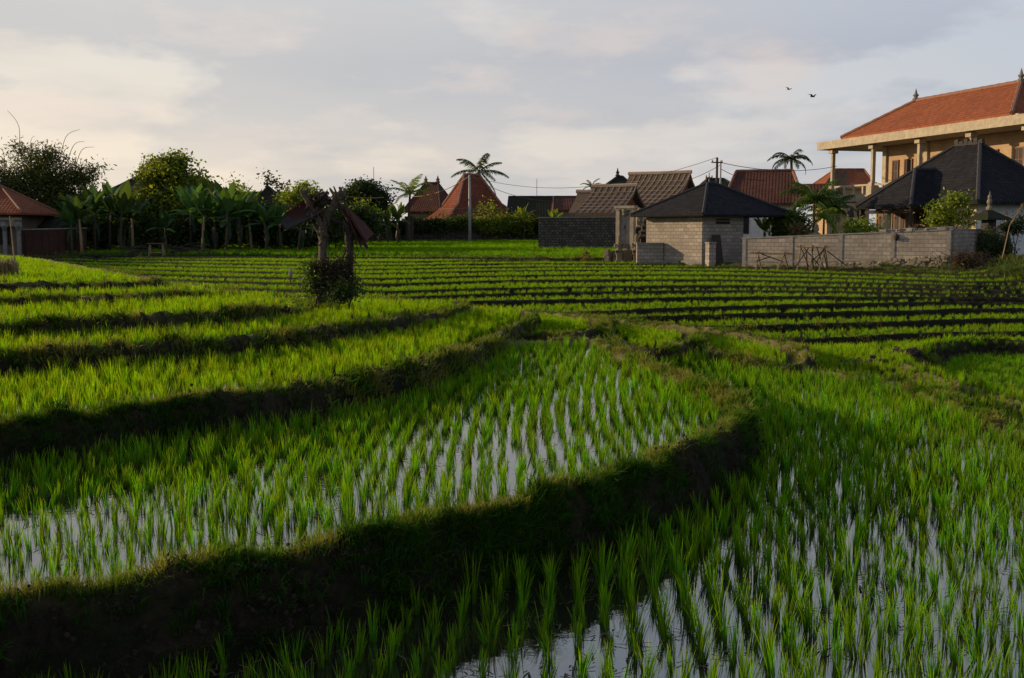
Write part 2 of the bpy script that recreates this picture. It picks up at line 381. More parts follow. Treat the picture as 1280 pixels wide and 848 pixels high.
ang = np.concatenate([np.arange(-180, -42, 6.), np.arange(-42, 42, .115), np.arange(42, 180.1, 6.)]) * math.pi / 180
rad = np.concatenate([[.05, 1, 1.8], np.exp(np.arange(math.log(2.6), math.log(26), .0062)), np.exp(np.arange(math.log(26), math.log(80), .0036)),
                      np.exp(np.arange(math.log(80), math.log(140), .012)), [160, 200, 280, 400, 700, 1300, 2500, 4500, 7000]])
AA, RR = np.meshgrid(ang, rad); GX = np.sin(AA) * RR; GY = np.cos(AA) * RR
T = terrain(GX, GY)
nr_, na_ = GX.shape
def grid_mesh(name, Z, facemask=None):
    idx = np.arange(nr_ * na_).reshape(nr_, na_)
    q = np.stack([idx[:-1, :-1], idx[:-1, 1:], idx[1:, 1:], idx[1:, :-1]], -1)[:, :, ::-1]
    if facemask is not None: q = q[facemask]
    q = q.reshape(-1, 4)
    used, inv = np.unique(q, return_inverse=True)
    V = np.stack([GX.ravel(), GY.ravel(), Z.ravel()], 1)[used]; q = inv.reshape(-1, 4)
    me = bpy.data.meshes.new(name); me.vertices.add(len(V)); me.vertices.foreach_set('co', V.ravel())
    me.loops.add(q.size); me.loops.foreach_set('vertex_index', q.ravel().astype(np.int32))
    me.polygons.add(len(q)); me.polygons.foreach_set('loop_start', np.arange(0, q.size, 4, dtype=np.int32))
    me.polygons.foreach_set('loop_total', np.full(len(q), 4, np.int32)); me.update(); me.validate()
    me.polygons.foreach_set('use_smooth', np.ones(len(q), bool))
    return me, used
me, used = grid_mesh('ground', T['z'])
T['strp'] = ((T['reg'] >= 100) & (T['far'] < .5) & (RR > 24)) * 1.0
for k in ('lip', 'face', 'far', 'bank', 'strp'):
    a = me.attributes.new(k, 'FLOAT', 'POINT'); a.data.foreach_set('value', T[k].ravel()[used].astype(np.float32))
m, t, out = newmat('paddy soil')
pos = t.new('ShaderNodeNewGeometry').outputs['Position']
nA = t.noise(pos, 9, 8, .7); nB = t.noise(pos, 1.3, 5, .6); nC = t.noise(pos, 45, 5, .7)
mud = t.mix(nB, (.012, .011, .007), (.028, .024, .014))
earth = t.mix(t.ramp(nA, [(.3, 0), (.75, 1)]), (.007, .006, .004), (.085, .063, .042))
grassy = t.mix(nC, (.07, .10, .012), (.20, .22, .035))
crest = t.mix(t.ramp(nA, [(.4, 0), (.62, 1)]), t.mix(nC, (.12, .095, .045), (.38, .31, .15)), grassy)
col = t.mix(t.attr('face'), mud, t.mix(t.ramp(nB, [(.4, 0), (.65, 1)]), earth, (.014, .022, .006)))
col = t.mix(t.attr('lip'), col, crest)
col = t.mix(t.math('MULTIPLY', t.attr('strp'), .72), col, (.004, .006, .002))  # soil darkened to paint in the shade between the terrace rows
fg = t.mix(t.ramp(t.noise(pos, .35, 5, .7), [(.35, 0), (.7, 1)]), (.030, .085, .008), (.050, .125, .012))
col = t.mix(t.attr('far'), col, t.mix(t.math('MULTIPLY', nA, .6), fg, (.02, .045, .006)))
col = t.mix(t.attr('bank'), col, t.mix(nA, (.05, .07, .016), (.10, .10, .03)))
hh = t.math('ADD', nA, t.math('MULTIPLY', nC, .6))
bsdf(t, out, col, .9, hh, 1.0, .11, .12)
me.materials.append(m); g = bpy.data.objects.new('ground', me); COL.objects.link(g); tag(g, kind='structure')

# still water standing in the paddies
WZ = {'A': 0, 'L1': .41, 'L2': .74, 'F': -.34}
m, t, out = newmat('paddy water')
pos = t.new('ShaderNodeNewGeometry').outputs['Position']
b = t.new('ShaderNodeBsdfPrincipled'); b.inputs['Base Color'].default_value = (.018, .016, .010, 1); b.inputs['Roughness'].default_value = .035
b.inputs['IOR'].default_value = 3.0; b.inputs['Specular IOR Level'].default_value = .5
nn = t.math('ADD', t.noise(pos, 7, 3, .5), t.math('MULTIPLY', t.noise(pos, 30, 2), .12))
bp = t.new('ShaderNodeBump'); bp.inputs['Strength'].default_value = .05; bp.inputs['Distance'].default_value = .03; t.link(nn, bp.inputs['Height'])
t.link(bp.outputs[0], b.inputs['Normal'])
# floating scum and silt
sc_ = t.new('ShaderNodeBsdfDiffuse'); sc_.inputs[0].default_value = (.075, .06, .035, 1)
mxs = t.new('ShaderNodeMixShader'); t.link(t.ramp(t.noise(pos, 16, 7, .75), [(.60, 0), (.70, .85)]), mxs.inputs[0])
t.link(b.outputs[0], mxs.inputs[1]); t.link(sc_.outputs[0], mxs.inputs[2]); t.link(mxs.outputs[0], out.inputs['Surface'])
for nme, wz in WZ.items():
    i = RID[nme]; L = POLY[i-1][1]
    M = (T['reg'] == i) & (T['sd'] > .12) & (T['z'] < wz + .08) if nme != 'F' else (T['reg'] == i) & (T['sd'] > .2)
    if nme == 'L2': M = M & (GX < -.22 * GY)
    M = M & (RR < 45) & (np.abs(AA) < R(42)); fm = M[:-1, :-1] | M[1:, :-1] | M[:-1, 1:] | M[1:, 1:]
    if not fm.any(): continue
    wm, _ = grid_mesh('paddy_water', np.full(GX.shape, wz)); bpy.data.meshes.remove(wm)
    wm, _ = grid_mesh('paddy_water', np.full(GX.shape, wz), fm); wm.materials.append(m)
    o = bpy.data.objects.new('paddy_water', wm); COL.objects.link(o); tag(o, kind='structure')

# ================= RICE AND GRASS =================
def blade_mesh(name, nb, seg, h0, h1, wdt, spread, rad0, droop, seed, mat, base_v=0.0):
    r = random.Random(seed); mb = MB()
    for _ in range(nb):
        a = r.uniform(0, 2*math.pi); rr = rad0 * math.sqrt(r.random()); bxp = Vector((rr*math.cos(a), rr*math.sin(a), -.04))
        a2 = a + r.uniform(-.9, .9); H = r.uniform(h0, h1); sp = r.uniform(.15, 1) * spread; dr = r.uniform(.2, 1) * droop
        dirv = Vector((math.cos(a2), math.sin(a2), 0)); wv = Vector((-math.sin(a2 + r.uniform(-.8, .8)), math.cos(a2), 0)).normalized()
        w0 = wdt * r.uniform(.7, 1.15); pts = []; tone = r.uniform(-.12, .12)
        for k in range(seg + 1):
            s = k / seg; p = bxp + Vector((0, 0, (H + .04) * (s - .5 * dr * s ** 3))) + dirv * (sp * H * (.35 * s + s ** 2.4 * .9))
            ww = w0 * (min(1, .55 + s * 1.2) if s < .45 else max(0.0, (1 - s) / .55) ** .7) * .5
            pts.append((p, ww, s))
        vs = []; at = []
        for p, ww, s in pts:
            vs += [p - wv * ww, p + wv * ww]; at += [min(1, max(0, s + tone))] * 2
        fs = [(2*k, 2*k+1, 2*k+3, 2*k+2) for k in range(seg)]
        mb.add(vs, fs, at)
    me = bpy.data.meshes.new(name); me.from_pydata(mb.V, [], mb.Fc); me.update()
    a_ = me.attributes.new('v', 'FLOAT', 'POINT'); a_.data.foreach_set('value', np.array(mb.A, dtype=np.float32)); me.materials.append(mat)
    me.polygons.foreach_set('use_smooth', np.ones(len(me.polygons), bool))
    return me
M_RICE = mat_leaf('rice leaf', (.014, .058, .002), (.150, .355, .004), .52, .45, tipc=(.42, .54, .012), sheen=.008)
M_RICE_LIT = mat_leaf('sunlit rice leaf', (.020, .070, .002), (.25, .45, .004), .52, .45, tipc=(.52, .60, .012), sheen=.008)  # brighter copy of the rice leaf, sunlight painted into its colour
M_GRASS = mat_leaf('bund grass', (.014, .040, .004), (.13, .24, .012), .4, .6, tipc=(.36, .38, .06), sheen=.008, patch=(1.4, (.34, .28, .10), .5))
M_WEED = mat_leaf('weed', (.03, .055, .012), (.10, .15, .03), .4, .6, tipc=(.18, .17, .06), sheen=.02, patch=(.5, (.12, .10, .04), .5))
def coll_of(meshes, name):
    c = bpy.data.collections.new(name)
    for i, me in enumerate(meshes):
        o = bpy.data.objects.new('%s.%03d' % (name, i), me); c.objects.link(o)
    return c
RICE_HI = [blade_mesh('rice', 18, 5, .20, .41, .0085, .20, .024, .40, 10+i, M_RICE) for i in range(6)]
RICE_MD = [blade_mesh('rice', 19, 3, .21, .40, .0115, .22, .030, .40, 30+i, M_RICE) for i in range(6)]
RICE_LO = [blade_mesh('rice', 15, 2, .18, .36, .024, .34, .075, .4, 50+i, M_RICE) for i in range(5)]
GRS_HI = [blade_mesh('grass', 26, 3, .04, .13, .007, .9, .06, 1.0, 70+i, M_GRASS) for i in range(6)]
GRS_LG = [blade_mesh('grass', 22, 3, .08, .24, .010, 1.0, .07, 1.2, 80+i, M_GRASS) for i in range(5)]
GRS_LO = [blade_mesh('grass', 14, 2, .06, .18, .022, .9, .12, .9, 90+i, M_GRASS) for i in range(4)]
WEED_LO = [blade_mesh('weed', 20, 3, .15, .42, .035, .8, .2, .8, 95+i, M_WEED) for i in range(5)]
RICE_LIT_MD = [blade_mesh('rice', 19, 3, .21, .40, .0115, .22, .030, .40, 130+i, M_RICE_LIT) for i in range(6)]
RICE_LIT_LO = [blade_mesh('rice', 15, 2, .18, .36, .024, .34, .075, .4, 150+i, M_RICE_LIT) for i in range(5)]
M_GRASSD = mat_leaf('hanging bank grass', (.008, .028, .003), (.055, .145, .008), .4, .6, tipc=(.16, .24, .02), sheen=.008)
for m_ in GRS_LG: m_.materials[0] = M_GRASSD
CO = {n: coll_of(l, n) for n, l in dict(rice_near=RICE_HI, rice_lit_mid=RICE_LIT_MD, rice_lit_far=RICE_LIT_LO, rice_mid=RICE_MD, rice_far=RICE_LO, grass_near=GRS_HI, grass_long=GRS_LG, grass_far=GRS_LO, weed_far=WEED_LO).items()}
def scatter(name, P, rot, scl, coll, label, cat):
    n = len(P)
    if n == 0: return
    me = bpy.data.meshes.new(name); me.vertices.add(n); me.vertices.foreach_set('co', np.asarray(P, float).ravel())
    a = me.attributes.new('rot', 'FLOAT_VECTOR', 'POINT'); a.data.foreach_set('vector', np.asarray(rot, np.float32).ravel())
    a = me.attributes.new('scl', 'FLOAT', 'POINT'); a.data.foreach_set('value', np.asarray(scl, np.float32))
    a = me.attributes.new('idx', 'INT', 'POINT'); a.data.foreach_set('value', rng.integers(0, 100, n).astype(np.int32))
    o = bpy.data.objects.new(name, me); COL.objects.link(o); tag(o, label, cat, kind='stuff')
    ng = bpy.data.node_groups.new(name, 'GeometryNodeTree')
    ng.interface.new_socket('Geometry', in_out='INPUT', socket_type='NodeSocketGeometry'); ng.interface.new_socket('Geometry', in_out='OUTPUT', socket_type='NodeSocketGeometry')
    N = ng.nodes; gi = N.new('NodeGroupInput'); go = N.new('NodeGroupOutput'); ip = N.new('GeometryNodeInstanceOnPoints'); ci = N.new('GeometryNodeCollectionInfo')
    ci.inputs['Collection'].default_value = coll; ci.inputs['Separate Children'].default_value = True; ci.inputs['Reset Children'].default_value = True
    ip.inputs['Pick Instance'].default_value = True
    def at(nm, ty):
        x = N.new('GeometryNodeInputNamedAttribute'); x.data_type = ty; x.inputs['Name'].default_value = nm
        return [s for s in x.outputs if s.enabled][0]
    lk = ng.links.new
    lk(gi.outputs[0], ip.inputs['Points']); lk(ci.outputs[0], ip.inputs['Instance'])
    e2r = N.new('FunctionNodeEulerToRotation'); lk(at('rot', 'FLOAT_VECTOR'), e2r.inputs[0]); lk(e2r.outputs[0], ip.inputs['Rotation'])
    lk(at('scl', 'FLOAT'), ip.inputs['Scale']); lk(at('idx', 'INT'), ip.inputs['Instance Index']); lk(ip.outputs[0], go.inputs[0])
    md = o.modifiers.new('scatter', 'NODES'); md.node_group = ng
    return o
def infrustum(X, Y, m=.12):
    return (Y > 1.2) & (np.abs(X) < Y * (.457 + m) + .8)
def gridpts(x0, x1, y0, y1, sx, sy, rot, jit=.22, curve=0.0):
    c, s = math.cos(rot), math.sin(rot); cx0, cy0 = (x0+x1)/2, (y0+y1)/2; Rr = math.hypot(x1-x0, y1-y0)/2
    U, V_ = np.meshgrid(np.arange(-Rr, Rr, sx), np.arange(-Rr, Rr, sy)); U = U.ravel(); V_ = V_.ravel()
    U = U + curve * np.sin(V_ * .35) + rng.normal(0, jit*sx*.5, U.shape); V_ = V_ + rng.normal(0, jit*sy*.8, U.shape)
    X = cx0 + U*c - V_*s; Y = cy0 + U*s + V_*c
    k = (X > x0) & (X < x1) & (Y > y0) & (Y < y1) & infrustum(X, Y); return X[k], Y[k]
def rots(n, tilt=.12): return np.stack([rng.normal(0, tilt, n), rng.normal(0, tilt, n), rng.random(n)*6.283], 1)
near_rice = []
def plant(name, X, Y, regs, z_off, smin, scale, label, coll=None, tilt=.1, sc_var=.16, minlip=.3):
    D = terrain(X, Y, True); ok = np.isin(D['reg'], regs) & (D['sd'] > smin) & (D['bank'] < .3) & (D['face'] < .5)
    # drop a few clumps where the planting failed
    ok &= (vn(X, Y, .8) + rng.normal(0, .10, X.shape)) > -.40
    X = X[ok]; Y = Y[ok]; z = np.maximum(D['z'][ok], np.where(D['lev'][ok] > -5, D['lev'][ok] - .05, -9)); n = len(X)
    d = np.hypot(X, Y); s = scale * (1 + rng.normal(0, sc_var, n)) * (1 + .35 * vn(X, Y, 1.7)); s = np.clip(s, scale * .5, scale * 1.6)
    rt = rots(n, tilt); P = np.stack([X, Y, z + z_off], 1)
    out = []
    for lo, hi, cn in ((0, 9.5, 'rice_near'), (9.5, 24, 'rice_mid'), (24, 999, 'rice_far')):
        k = (d >= lo) & (d < hi)
        if k.any(): out.append((cn, P[k], rt[k], s[k]))
    return out, label
# the nearest paddy
X, Y = gridpts(-14, 14, 3.5, 30, .19, .165, R(-5), .22, .12)
oA = plant('rice', X, Y, [RID['A']], 0.0, .22, .84, '')
X, Y = gridpts(-14, 10, 5, 32, .165, .15, R(-3), .30, .22)
oL1 = plant('rice', X, Y, [RID['L1']], 0.0, .30, .72, '')
pools = {'A': oA[0], 'L1': oL1[0]}
cand = []
for key, lst in pools.items():
    for li, (cn, P, rt, s) in enumerate(lst):
        if cn != 'rice_near': continue
        for i in range(len(P)):
            x, y, z = P[i]; yc = y*CP - (z-CH)*SP*1.0; zc_ = (z-CH)*CP + y*SP   # camera space depth / height
            px = 640 + F*x/yc; py = 424 - F*((z+.2-CH)*CP + y*SP)/yc
            if 0 < px < 1280 and py < 900: cand.append((yc/s[i], key, li, i))
cand.sort(); take = cand[:300]
LB = {'A': ('rice clump in the foremost rows of the nearest flooded paddy', 'rice clumps in the nearest paddy'),
      'L1': ('rice clump in the flooded terrace just above the dark foreground bank', 'rice clumps above the foreground bank')}
rm = {}
for _, key, li, i in take:
    cn, P, rt, s = pools[key][li]; rm.setdefault((key, li), []).append(i)
    o = bpy.data.objects.new('rice_clump', RICE_HI[random.randrange(6)]); COL.objects.link(o)
    o.location = P[i]; o.rotation_euler = rt[i]; o.scale = (s[i],) * 3; tag(o, LB[key][0], 'rice plant', LB[key][1])
for (key, li), ix in rm.items():
    cn, P, rt, s = pools[key][li]; k = np.ones(len(P), bool); k[ix] = False; pools[key][li] = (cn, P[k], rt[k], s[k])
for key, lst in pools.items():
    for cn, P, rt, s in lst:
        scatter('rice', P, rt, s, CO[cn], {'A': 'young rice filling the rest of the nearest paddy', 'L1': 'young rice filling the flooded terrace inside the long curved bank'}[key], 'rice')
LIT_OF = {'rice_near': 'rice_lit_mid', 'rice_mid': 'rice_lit_mid', 'rice_far': 'rice_lit_far'}
REST = [('L2', .15, .14, R(15), .72, 'bright green rice on the terrace behind the first curved bank', .34),
        ('L3', .14, .14, R(10), .70, 'sunlit rice on the narrow terrace below the dead tree', .3),
        ('L4', .14, .14, R(5), .68, 'sunlit rice on the terrace beside the dead tree', .28),
        ('L5', .17, .17, 0, .60, 'sunlit rice strip on the high terrace', .25), ('L6', .18, .18, 0, .58, 'sunlit rice on the highest terrace', .25),
        ('P1', .13, .13, 0, .5, 'small bright rice plot at the head of the flooded terrace', .38), ('P2', .14, .14, 0, .52, 'small rice plot between two short banks', .42),
        ('P3', .14, .14, 0, .55, 'small rice plot beside the brown footpath bank', .42), ('F', .16, .16, R(12), .62, 'darker rice in the sunken paddy', .35)]
for nme, sx_, sy_, rt_, sc0, lab, smin in REST:
    P = POLY[RID[nme]-1][2]
    X, Y = gridpts(max(P[:,0].min(), -32), min(P[:,0].max(), 32), P[:,1].min(), P[:,1].max(), sx_, sy_, rt_, .5, .1)
    o, _ = plant('rice', X, Y, [RID[nme]], 0, smin, sc0, lab)
    for cn, PP, r2, s in o: scatter('rice', PP, r2, s, CO[cn if nme == 'F' else LIT_OF[cn]], lab, 'rice')
# valley floor paddies and the long narrow terraces
X, Y = gridpts(-2, 30, 12, 32, .155, .155, R(20), .3, .1)
o, _ = plant('rice', X, Y, [100], 0, .15, .62, '')
for cn, PP, r2, s in o: scatter('rice', PP, r2, s, CO[LIT_OF[cn]], 'rice on the low valley paddies', 'rice')
X, Y = gridpts(-50, 50, 28, 74, .20, .24, R(-2), .6, .0)
o, _ = plant('rice', X, Y, [101+k for k in range(14)], 0, .2, .50, '')
for cn, PP, r2, s in o: scatter('rice', PP, r2, s, CO[LIT_OF[cn]], 'rice rows on the long narrow terraces below the houses', 'rice')
def farscatter():
    r_ = np.sqrt(rng.random(46000) * (128**2 - 66**2) + 66**2); a_ = (rng.random(46000) - .5) * 2 * R(29)
    X = r_*np.sin(a_); Y = r_*np.cos(a_); D = terrain(X, Y); k = (D['far'] > .4) & (D['bank'] < .2) & (X < 9) & (Y < 122)
    X, Y, z = X[k], Y[k], D['z'][k]; n = len(X)
    scatter('rice', np.stack([X, Y, z], 1), rots(n), .9 + .3*rng.random(n), CO['rice_far'], 'dense green rice of the far field before the compound wall', 'rice')
farscatter()
# grass on the banks
def bank_grass():
    n = 900000; lr = rng.random(n); r_ = 4.0 * (34 / 4.0) ** lr; a_ = (rng.random(n) - .5) * 2 * R(30)
    X = r_*np.sin(a_); Y = r_*np.cos(a_)
    D = terrain(X, Y); lipm = (D['lip'] > .35) & (D['face'] < .5); fm = D['face'] > .5
    pk = vn(X, Y, .45) + vn(X, Y, 1.6)
    dens = np.clip((r_ / 12) ** 1.0, .25, 1)
    k1 = lipm & (rng.random(n) < np.clip(.20 + pk * .85, .02, 1) * dens * .55); k2 = fm & (rng.random(n) < np.clip(.34 + pk * 1.0, .05, 1) * dens * .6)
    e1 = lipm & (D['sd'] < .16) & (rng.random(n) < .25 * dens)
    for cn, kk, rmin, rmax, lab, s0 in (('grass_near', k1, 0, 13, 'short dry grass on the crests of the near banks', .52), ('grass_far', k1, 13, 40, 'short grass on the crests of the farther banks', .6),
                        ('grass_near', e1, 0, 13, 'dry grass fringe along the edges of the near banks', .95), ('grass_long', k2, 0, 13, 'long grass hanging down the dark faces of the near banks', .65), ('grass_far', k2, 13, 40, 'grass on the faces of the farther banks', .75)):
        k = kk & (r_ >= rmin) & (r_ < rmax); m_ = int(k.sum())
        print('grass', lab, m_)
        scatter('bank_grass', np.stack([X[k], Y[k], D['z'][k] + (.0)], 1), rots(m_, .25), s0 * (.55 + .7*rng.random(m_)), CO[cn], lab, 'grass')
bank_grass()
# clods and root ends sticking out of the cut banks
M_CLOD = mat_plain('clod earth', (.05, .038, .025), (.018, .014, .009), 14, .95, .9)
CL = []
for q_ in range(6):
    r_ = random.Random(700+q_); mb = MB()
    for j in range(3):
        c = Vector((r_.gauss(0, .035), r_.gauss(0, .035), r_.uniform(-.01, .02))); s_ = r_.uniform(.005, .015)
        mb.lathe(c, [(s_*.4, -s_*.8), (s_*r_.uniform(.8, 1.1), -s_*.2), (s_*r_.uniform(.7, 1.1), s_*.3), (s_*.3, s_*.75)], 6)
    for j in range(4):
        a_ = r_.uniform(0, 6.28); p = Vector((0, 0, 0)); q = p + Vector((math.cos(a_)*.06, math.sin(a_)*.06, r_.uniform(-.13, .03))); mb.tube([p, p.lerp(q, .5)+Vector((0, 0, .02)), q], [.0028, .0022, .001], 3, cap=False)
    me_ = bpy.data.meshes.new('clod'); me_.from_pydata(mb.V, [], mb.Fc); me_.materials.append(M_CLOD); CL.append(me_)
CO['clods'] = coll_of(CL, 'clods')
n = 200000; r_ = 4.5 * (16/4.5) ** rng.random(n); a_ = (rng.random(n)-.5)*2*R(29); X = r_*np.sin(a_); Y = r_*np.cos(a_); D = terrain(X, Y)
k = ((D['face'] > .5) | (D['lip'] > .5)) & (rng.random(n) < np.clip(.16 + .5*vn(X, Y, .6), .01, .5)*np.clip(r_/10, .3, 1)*np.where(D['face'] > .5, 1, .5)); m_ = int(k.sum()); print('clods', m_)
scatter('earth_clods', np.stack([X[k], Y[k], D['z'][k]], 1), np.stack([rng.normal(0, .5, m_), rng.normal(0, .5, m_), rng.random(m_)*6.28], 1), .6+1.0*rng.random(m_), CO['clods'], 'crumbled clods and roots on the cut banks', 'earth clods')

# bits of straw and scum floating between the rows
M_STRAW = mat_plain('wet straw', (.14, .11, .06), (.06, .05, .03), 8)
DEB = []
for q_ in range(4):
    r_ = random.Random(600+q_); mb = MB()
    for i in range(7):
        x, y, a_, l_ = r_.gauss(0, .07), r_.gauss(0, .07), r_.uniform(0, 6.28), r_.uniform(.008, .04); d = Vector((math.cos(a_), math.sin(a_), 0))*l_; w_ = Vector((-d.y, d.x, 0)).normalized()*.004; c = Vector((x, y, .004))
        mb.add([c-d-w_, c-d+w_, c+d+w_+Vector((0, 0, .006)), c+d-w_+Vector((0, 0, .006))], [(0, 1, 2, 3)])
    me = bpy.data.meshes.new('straw'); me.from_pydata(mb.V, [], mb.Fc); me.materials.append(M_STRAW); DEB.append(me)
CO['debris'] = coll_of(DEB, 'debris')
X = rng.uniform(-9, 9, 2600); Y = rng.uniform(4.5, 20, 2600); D = terrain(X, Y); k = np.isin(D['reg'], [RID['A'], RID['L1']]) & (D['sd'] > .25) & (D['face'] < .5) & (vn(X, Y, .7) > -.15)
wz = np.where(D['reg'] == RID['A'], WZ['A'], WZ['L1'])
scatter('floating_straw', np.stack([X[k], Y[k], wz[k] + .002], 1), np.stack([np.zeros(k.sum()), np.zeros(k.sum()), rng.random(k.sum())*6.28], 1), .7+.8*rng.random(k.sum()), CO['debris'], 'bits of straw floating on the paddy water', 'straw')
# ================= BUILT THINGS =================
M_ROOFRED = mat_tiles('orange clay tiles', (.36, .115, .05), (.25, .075, .035), .26, .30, .35)
M_ROOFDRED = mat_tiles('old red clay tiles', (.25, .075, .04), (.16, .05, .03), .26, .28, .6)
M_ROOFBRN = mat_tiles('brown clay tiles', (.17, .07, .045), (.10, .045, .03), .26, .28, .7)
M_ROOFDRK = mat_tiles('dark mossy tiles', (.055, .035, .028), (.035, .025, .02), .3, .3, .6, (.02, .03, .01))
M_ROOFBLK = mat_tiles('black tiles', (.030, .029, .031), (.012, .012, .015), .28, .26, .5, None, .4)
M_CAP = mat_plain('clay ridge caps', (.30, .13, .08), (.16, .09, .06), 3)
M_CAPD = mat_plain('dark ridge caps', (.05, .05, .055), (.03, .03, .032), 3)
M_BLOCK = mat_brick('grey concrete blocks', (.47, .41, .34), (.30, .26, .22), (.17, .15, .13), .40, .20, .014, .8, .8)
M_STONE = mat_brick('dark stone masonry', (.17, .15, .125), (.06, .054, .048), (.03, .028, .025), .28, .2, .03, .4, 1.0, .37)
M_DBRICK = mat_brick('dark red brick', (.10, .04, .028), (.06, .028, .02), (.05, .04, .035), .24, .08, .01, .6)
M_CONC = mat_plain('weathered concrete', (.50, .42, .30), (.36, .31, .23), 1.2, .85, .2, .2, .35)
M_CONCG = mat_plain('grey concrete', (.30, .28, .25), (.2, .19, .17), 2, .85, .3, .2, .4)
M_PLAS = mat_brick('ochre wall blocks', (.50, .35, .20), (.42, .29, .17), (.34, .24, .15), .5, .25, .01, .25, .25)
M_WHITE = mat_plain('white plaster', (.70, .70, .68), (.6, .6, .57), .8, .8, .1, .2, .2)
M_CREAM = mat_plain('cream plaster', (.60, .50, .30), (.5, .4, .24), 1, .8, .1, .2, .2)
M_WOOD = mat_plain('carved brown wood', (.20, .075, .03), (.12, .045, .02), 4, .6, .3)
M_DWOOD = mat_plain('dark weathered wood', (.06, .045, .035), (.035, .028, .022), 5, .85, .5)
M_BAMB = mat_plain('dry bamboo', (.34, .24, .12), (.2, .14, .07), 6, .7, .3)
M_DARK = mat_plain('dark opening', (.012, .012, .012), (.008, .008, .008), 1, .6)
M_STAT = mat_plain('carved volcanic stone', (.34, .28, .19), (.2, .17, .12), 5, .9, .6, .2, .5)
M_STATD = mat_plain('dark carved stone', (.06, .055, .05), (.04, .036, .033), 5, .9, .6)
M_METAL = mat_plain('galvanised pole', (.36, .37, .36), (.25, .25, .25), 2, .5, .1, .4, .2)
M_BARK = mat_plain('bark', (.10, .075, .05), (.05, .038, .027), 6, .9, .9)
M_DEADB = mat_plain('grey dead bark', (.17, .135, .105), (.07, .052, .04), 9, .9, 1.0)
M_WIRE = mat_plain('wire', (.03, .03, .03), None, 1)
M_VILLAGE = mat_plain('village plaster', (.22, .17, .12), (.14, .11, .08), .7, .85, .2, .2, .4)
# thatch: long straw streaks running down the slope, with bamboo battens
def mat_thatch(name, c1, c2, batt=None):
    m, t, out = newmat(name); uv = t.new('ShaderNodeTexCoord').outputs['UV']
    mp = t.new('ShaderNodeMapping'); mp.inputs['Scale'].default_value = (14, 1.2, 1); t.link(uv, mp.inputs[0])
    f = t.noise(mp.outputs[0], 1, 6, .7); f2 = t.noise(uv, .8, 4)
    col = t.mix(f, c1, c2); col = t.mix(t.math('MULTIPLY', f2, .5), col, tuple(x*.35 for x in c1))
    bsdf(t, out, col, .95, f, .9, .06, .1); return m
M_THATCH = mat_thatch('reed thatch', (.20, .14, .10), (.10, .07, .05))
M_TBAT = mat_plain('pale batten', (.42, .33, .24), (.3, .23, .16), 5)
M_TTRIM = mat_plain('red gable boards', (.24, .09, .035), (.15, .055, .025), 4)

def roof_quads(mb, x0, x1, y0, y1, ze, zr, ix0, ix1, yr, th=.14):
    e = [(x0,y0,ze),(x1,y0,ze),(x1,y1,ze),(x0,y1,ze)]; a = (x0+ix0, yr, zr); b = (x1-ix1, yr, zr)
    lo = [(x, y, z - th) for x, y, z in e]; al = (a[0], a[1], a[2]-th); bl = (b[0], b[1], b[2]-th)
    V = e + [a, b] + lo + [al, bl]
    mb.add(V, [(0,1,5,4), (2,3,4,5), (3,0,4), (1,2,5), (1,0,6,7), (2,1,7,8), (3,2,8,9), (0,3,9,6), (7,6,10,11), (9,8,11,10), (6,9,10), (8,7,11)])
    return e, a, b
def roof(parent, x0, x1, y0, y1, ze, zr, ix0, ix1, mat, cap=M_CAP, yr=None, th=.14, capr=.09, name='roof', sag=False, finial=None):
    yr = (y0+y1)/2 if yr is None else yr
    mb = MB(); e, a, b = roof_quads(mb, x0, x1, y0, y1, ze, zr, ix0, ix1, yr, th); r = mb.build(name, mat, parent)
    c = MB(); up = lambda p: (p[0], p[1], p[2] + .03)
    segs = [(a, b), (e[0], a), (e[3], a), (e[1], b), (e[2], b)]
    for p, q in segs:
        L = (Vector(q)-Vector(p)).length
        if L < .2: continue
        n = max(2, int(L / .45)); pts = []; rd = []
        for i in range(n+1):
            f = i/n; pts.append(Vector(up(p)).lerp(Vector(up(q)), f)); rd.append(capr * (1.0 + .14*(i % 2)))
        c.tube(pts, rd, 6)
    c.build('ridge_cap', cap, r)
    return r, e, a, b
def finial(parent, p, h, mat, w=1.0):
    MB().lathe(p, [(.16*w, 0), (.2*w, h*.15), (.09*w, h*.3), (.17*w, h*.45), (.08*w, h*.6), (.05*w, h*.8), (.01, h)], 8).build('finial', mat, parent)
def walls(parent, x0, x1, y0, y1, z0, z1, mat, name='wall'):
    return MB().bx(x0, x1, y0, y1, z0, z1).build(name, mat, parent)
def window_at(parent, c, w, h, axis, mat_f, mat_g=M_DARK, name='window', depth=.08, arch=False):
    """axis: outward unit vector in the parent's frame (x,y)"""
    nx, ny = axis; tx, ty = -ny, nx; f = MB(); C0 = Vector(c)
    rz = math.atan2(ty, tx)
    for s in (-1, 1): f.box(C0 + Vector((tx, ty, 0))*s*(w/2) + Vector((nx, ny, 0))*.0, (.09, depth*2, h + .1), rz)
    for s in (-1, 1): f.box(C0 + Vector((0, 0, s*h/2)), (w - .09, depth*1.8, .09), rz)
    if name == 'window': f.box(C0, (.05, depth*1.4, h-.1), rz); f.box(C0 + Vector((0, 0, h*.15)), (w-.1, depth*1.2, .05), rz)
    o = f.build(name, mat_f, parent)
    MB().box(C0 + Vector((nx, ny, 0))*.012, (w-.06, .05, h-.06), rz).build('pane', mat_g, o)
    return o

